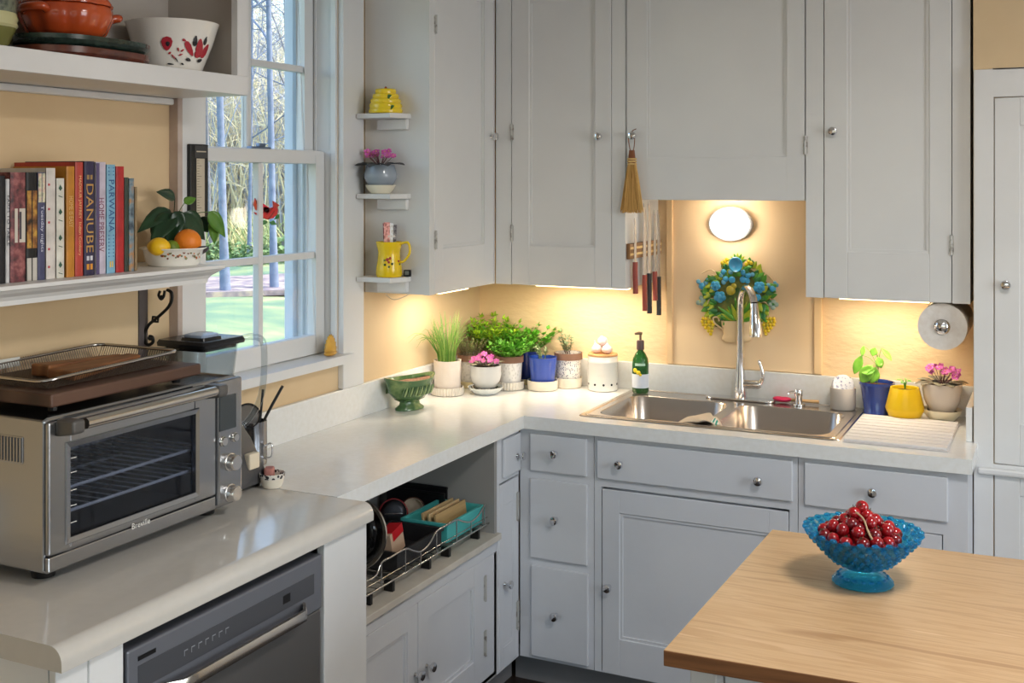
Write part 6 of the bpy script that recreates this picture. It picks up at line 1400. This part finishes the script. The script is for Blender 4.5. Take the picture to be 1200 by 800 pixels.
# ================================================================== the garden outside
GZ = -.5
def gpt(u, v): return PZ(u, v, GZ)
def gh(x, y):      # rises gently away from the house
    d = math.hypot(x-2, y+4); return GZ+max(0, d-34)*.055
vs_ = []; fs_ = []; nx, ny = 50, 60
for i in range(nx+1):
    for j in range(ny+1):
        x = -.3-100*(i/nx)**1.6; y = -12+92*j/ny; vs_.append((x, y, gh(x, y)+(.05*sin(x*.9+y*.5)+.04*sin(y*1.3))*min(1, abs(x)/12)))
for i in range(nx):
    for j in range(ny): a = i*(ny+1)+j; fs_.append((a, a+1, a+ny+2, a+ny+1))
LAWN = ramp_mat('lawn_grass', 'noise', .55, [(.30, (86, 116, 96)), (.45, (108, 138, 110)), (.56, (132, 152, 112)), (.68, (176, 174, 128)), (.8, (108, 126, 104))], .95, (1, 1, 1), .6, bump=.5)
B().add(vs_, fs_).done('lawn', LAWN, None, recalc=False, smooth=180, kind='structure')
# band of fallen leaves under the trees
b = B(); lp_ = [(-60, 349), (120, 352), (240, 350), (330, 347), (420, 346), (520, 346), (520, 331), (420, 330), (340, 326), (290, 329), (230, 331), (100, 332), (-60, 334)]
P_ = [gpt(u, v) for u, v in lp_]
b.loft([[(q.x, q.y, gh(q.x, q.y)+.02) for q in P_], [(q.x, q.y, gh(q.x, q.y)+.12) for q in P_]]); b.done('leaf_litter', ramp_mat('fallen_leaves', 'noise', 3., [(.3, (96, 86, 100)), (.5, (150, 136, 140)), (.62, (186, 168, 150)), (.75, (120, 112, 130))], .95, bump=.6), None, kind='stuff', label='band of fallen leaves under the bare garden trees', cat='leaves')
BARK = mat('bark_skylight_blue', (124, 136, 160), .9, var=(6, (92, 104, 130)), bump=(12, .6)); BARK2 = mat('bark_grey', (130, 132, 140), .9, var=(6, (104, 104, 116))); TWIG = mat('twig_grey', (176, 184, 206), .9); TWIG2 = mat('twig_tan', (236, 226, 196), .9)  # blue of the skylight is put into the first bark colour
def limb(b, p0, d, L, r, lev, mi, seg=5, rs=None):
    rs = rs or rnd; pts_ = [Vector(p0)]; d = Vector(d).normalized(); n = 6 if lev > 1 else 4
    for k in range(n):
        d = (d+Vector((rs.uniform(-.16, .16), rs.uniform(-.16, .16), rs.uniform(-.06, .12)))).normalized(); pts_.append(pts_[-1]+d*L/n)
    b.tube(pts_, [r*(1-.75*k/n) for k in range(n+1)], seg if lev > 1 else 3, mi, caps=False)
    if lev > 0:
        for k in range(1, n+1):
            for _ in range(2 if lev > 1 else 2):
                a = rs.uniform(0, 2*pi); o = d.orthogonal().normalized(); o.rotate(Matrix.Rotation(a, 3, d)); dd = (d*rs.uniform(.4, .9)+o*rs.uniform(.6, 1.)).normalized()
                limb(b, pts_[k], dd, L*rs.uniform(.32, .55), r*(1-.75*k/n)*.5, lev-1, mi, 4, rs)
def tree(label, base, h, r, lean=(0, 0), seed=1, m=BARK, first=.3, n=13, group='bare trees beyond the lawn'):
    rs = random.Random(seed); t = thing('bare_tree', label, 'tree', base, group=group); pts_ = []; N_ = 10
    for k in range(N_+1):
        f = k/N_; pts_.append(Vector((lean[0]*h*f+.06*r*10*sin(3*f+seed), lean[1]*h*f+.06*r*10*sin(4*f+seed*2), h*f-.1)))
    B().tube(pts_, [r*(1.35 if k == 0 else 1-.72*k/N_) for k in range(N_+1)], 10, caps=False).done('trunk', m, t, smooth=60, recalc=False)
    b = B()
    for k in range(n):
        f = first+(1-first)*(k+rs.random())/n; i = min(N_-1, int(f*N_)); q = pts_[i].lerp(pts_[i+1], f*N_-i); a = rs.uniform(0, 2*pi)
        limb(b, q, (cos(a), sin(a), rs.uniform(.3, 1.1)), h*rs.uniform(.16, .34), r*(1-.7*f)*.5, 2, 0, 5, rs)
    b.done('branches', m, t, smooth=None, recalc=False, kind='stuff')
    return t
RGT = Vector((cos(TH), sin(TH), 0))      # sideways as seen from the house
def lean(k): return (RGT.x*k, RGT.y*k)
b1 = gpt(268, 347); tree('stout bare garden tree with a blue-grey trunk in the leaf litter', b1, 13, .085, lean(-.03), 5, BARK, .30, 15)
b2 = gpt(322, 343); tree('slender bare garden tree behind the window muntin', b2, 14, .075, lean(-.02), 9, BARK, .34, 15)
for k, (u, v, hh, r) in enumerate(((205, 302, 12, .08), (247, 300, 13, .07), (292, 303, 12, .06), (345, 300, 13, .08), (380, 303, 12, .08), (160, 302, 12, .08), (420, 304, 12, .08), (90, 303, 12, .08), (-20, 304, 13, .08), (-160, 305, 12, .08), (-330, 304, 13, .08))):
    q = gpt(u, v); q.z = gh(q.x, q.y)
    tree('bare grey woodland tree standing behind the garden trees', q, hh, r, lean(rnd.uniform(-.05, .05)), 20+k, BARK2 if k % 2 else BARK, .2, 12, 'woodland trees')
# shrubs
for k, (u, v, w_) in enumerate(((332, 309, 1.0), (300, 311, .7), (258, 309, .8), (352, 308, .6))):
    q = gpt(u, v); q.z = gh(q.x, q.y); t = thing('evergreen_shrub', 'round dark green shrub at the edge of the wood', 'shrub', q, group='shrubs at the wood edge'); b = B()
    for i in range(420):
        d = Vector((rnd.gauss(0, 1), rnd.gauss(0, 1), abs(rnd.gauss(0, 1)))).normalized()*rnd.uniform(.5, 1)*w_; d.z *= .8; small_leaf(b, d, Vector((rnd.gauss(0, 1), rnd.gauss(0, 1), rnd.gauss(0, 1))).normalized(), .22*w_, .16*w_, 0)
    b.done('foliage', mat('shrub_green', (120, 146, 96), .8), t, recalc=False, kind='stuff'); B().tube([(0, 0, -.1), (0, 0, .6*w_)], .05, 6).done('stem', BARK2, t)
# thicket of saplings in the wood
b = B(); rs = random.Random(77)
F_ = Vector((-sin(TH), cos(TH), 0))
for k in range(7600):
    dd = rs.uniform(36, 66); u = rs.uniform(150, 430) if k < 5000 else rs.uniform(-700, 150); a = (u-600)/FPX; q = CAM+(F_+RGT*a)*dd; z = gh(q.x, q.y); hgt = rs.uniform(2.5, 11)*(.7 if k % 3 else 1); r = rs.uniform(.012, .04); mi = 0 if rs.random() < .36 else 1
    p0 = Vector((q.x, q.y, z)); d = Vector((rs.uniform(-.25, .25), rs.uniform(-.25, .25), 1)).normalized(); pts_ = [p0]
    for i in range(5): d = (d+Vector((rs.uniform(-.2, .2), rs.uniform(-.2, .2), .05))).normalized(); pts_.append(pts_[-1]+d*hgt/5)
    b.tube(pts_, [r, r*.9, r*.75, r*.6, r*.45, r*.2], 3, mi, caps=False)
    for i in range(rs.randint(5, 9)):
        s_ = rs.uniform(.2, 1); j = min(4, int(s_*5)); q0 = pts_[j].lerp(pts_[j+1], s_*5-j); a = rs.uniform(0, 2*pi); L_ = hgt*rs.uniform(.12, .3); d2 = Vector((cos(a), sin(a), rs.uniform(.1, 1))).normalized(); q1 = q0+d2*L_*.5; q2 = q1+(d2+Vector((rs.uniform(-.5, .5), rs.uniform(-.5, .5), .3))).normalized()*L_*.5
        b.tube([q0, q1, q2], [r*.5, r*.35, r*.15], 3, mi, caps=False)
b.done('garden_thicket', [TWIG, TWIG2], None, recalc=False, kind='stuff', label='pale tangled thicket of saplings behind the garden', cat='thicket')
# low brush in front of it
b = B()
for k in range(9000):
    dd = rs.uniform(33, 58); u = rs.uniform(150, 430) if k < 5000 else rs.uniform(-700, 150); a = (u-600)/FPX; q = CAM+(F_+RGT*a)*dd; z = gh(q.x, q.y); d = Vector((rs.gauss(0, .5), rs.gauss(0, .5), 1)).normalized(); L_ = rs.uniform(.3, 1.4)
    b.tube([(q.x, q.y, z-.05), Vector((q.x, q.y, z))+d*L_*.5, Vector((q.x, q.y, z))+d*L_+Vector((rs.uniform(-.2, .2), rs.uniform(-.2, .2), 0))], [.03, .022, .006], 3, k % 2, caps=False)
b.done('garden_brush', [mat('brush_tan', (222, 212, 160), .9), mat('brush_green', (164, 178, 124), .9)], None, recalc=False, kind='stuff', label='low straw and green brush at the wood edge', cat='brush')
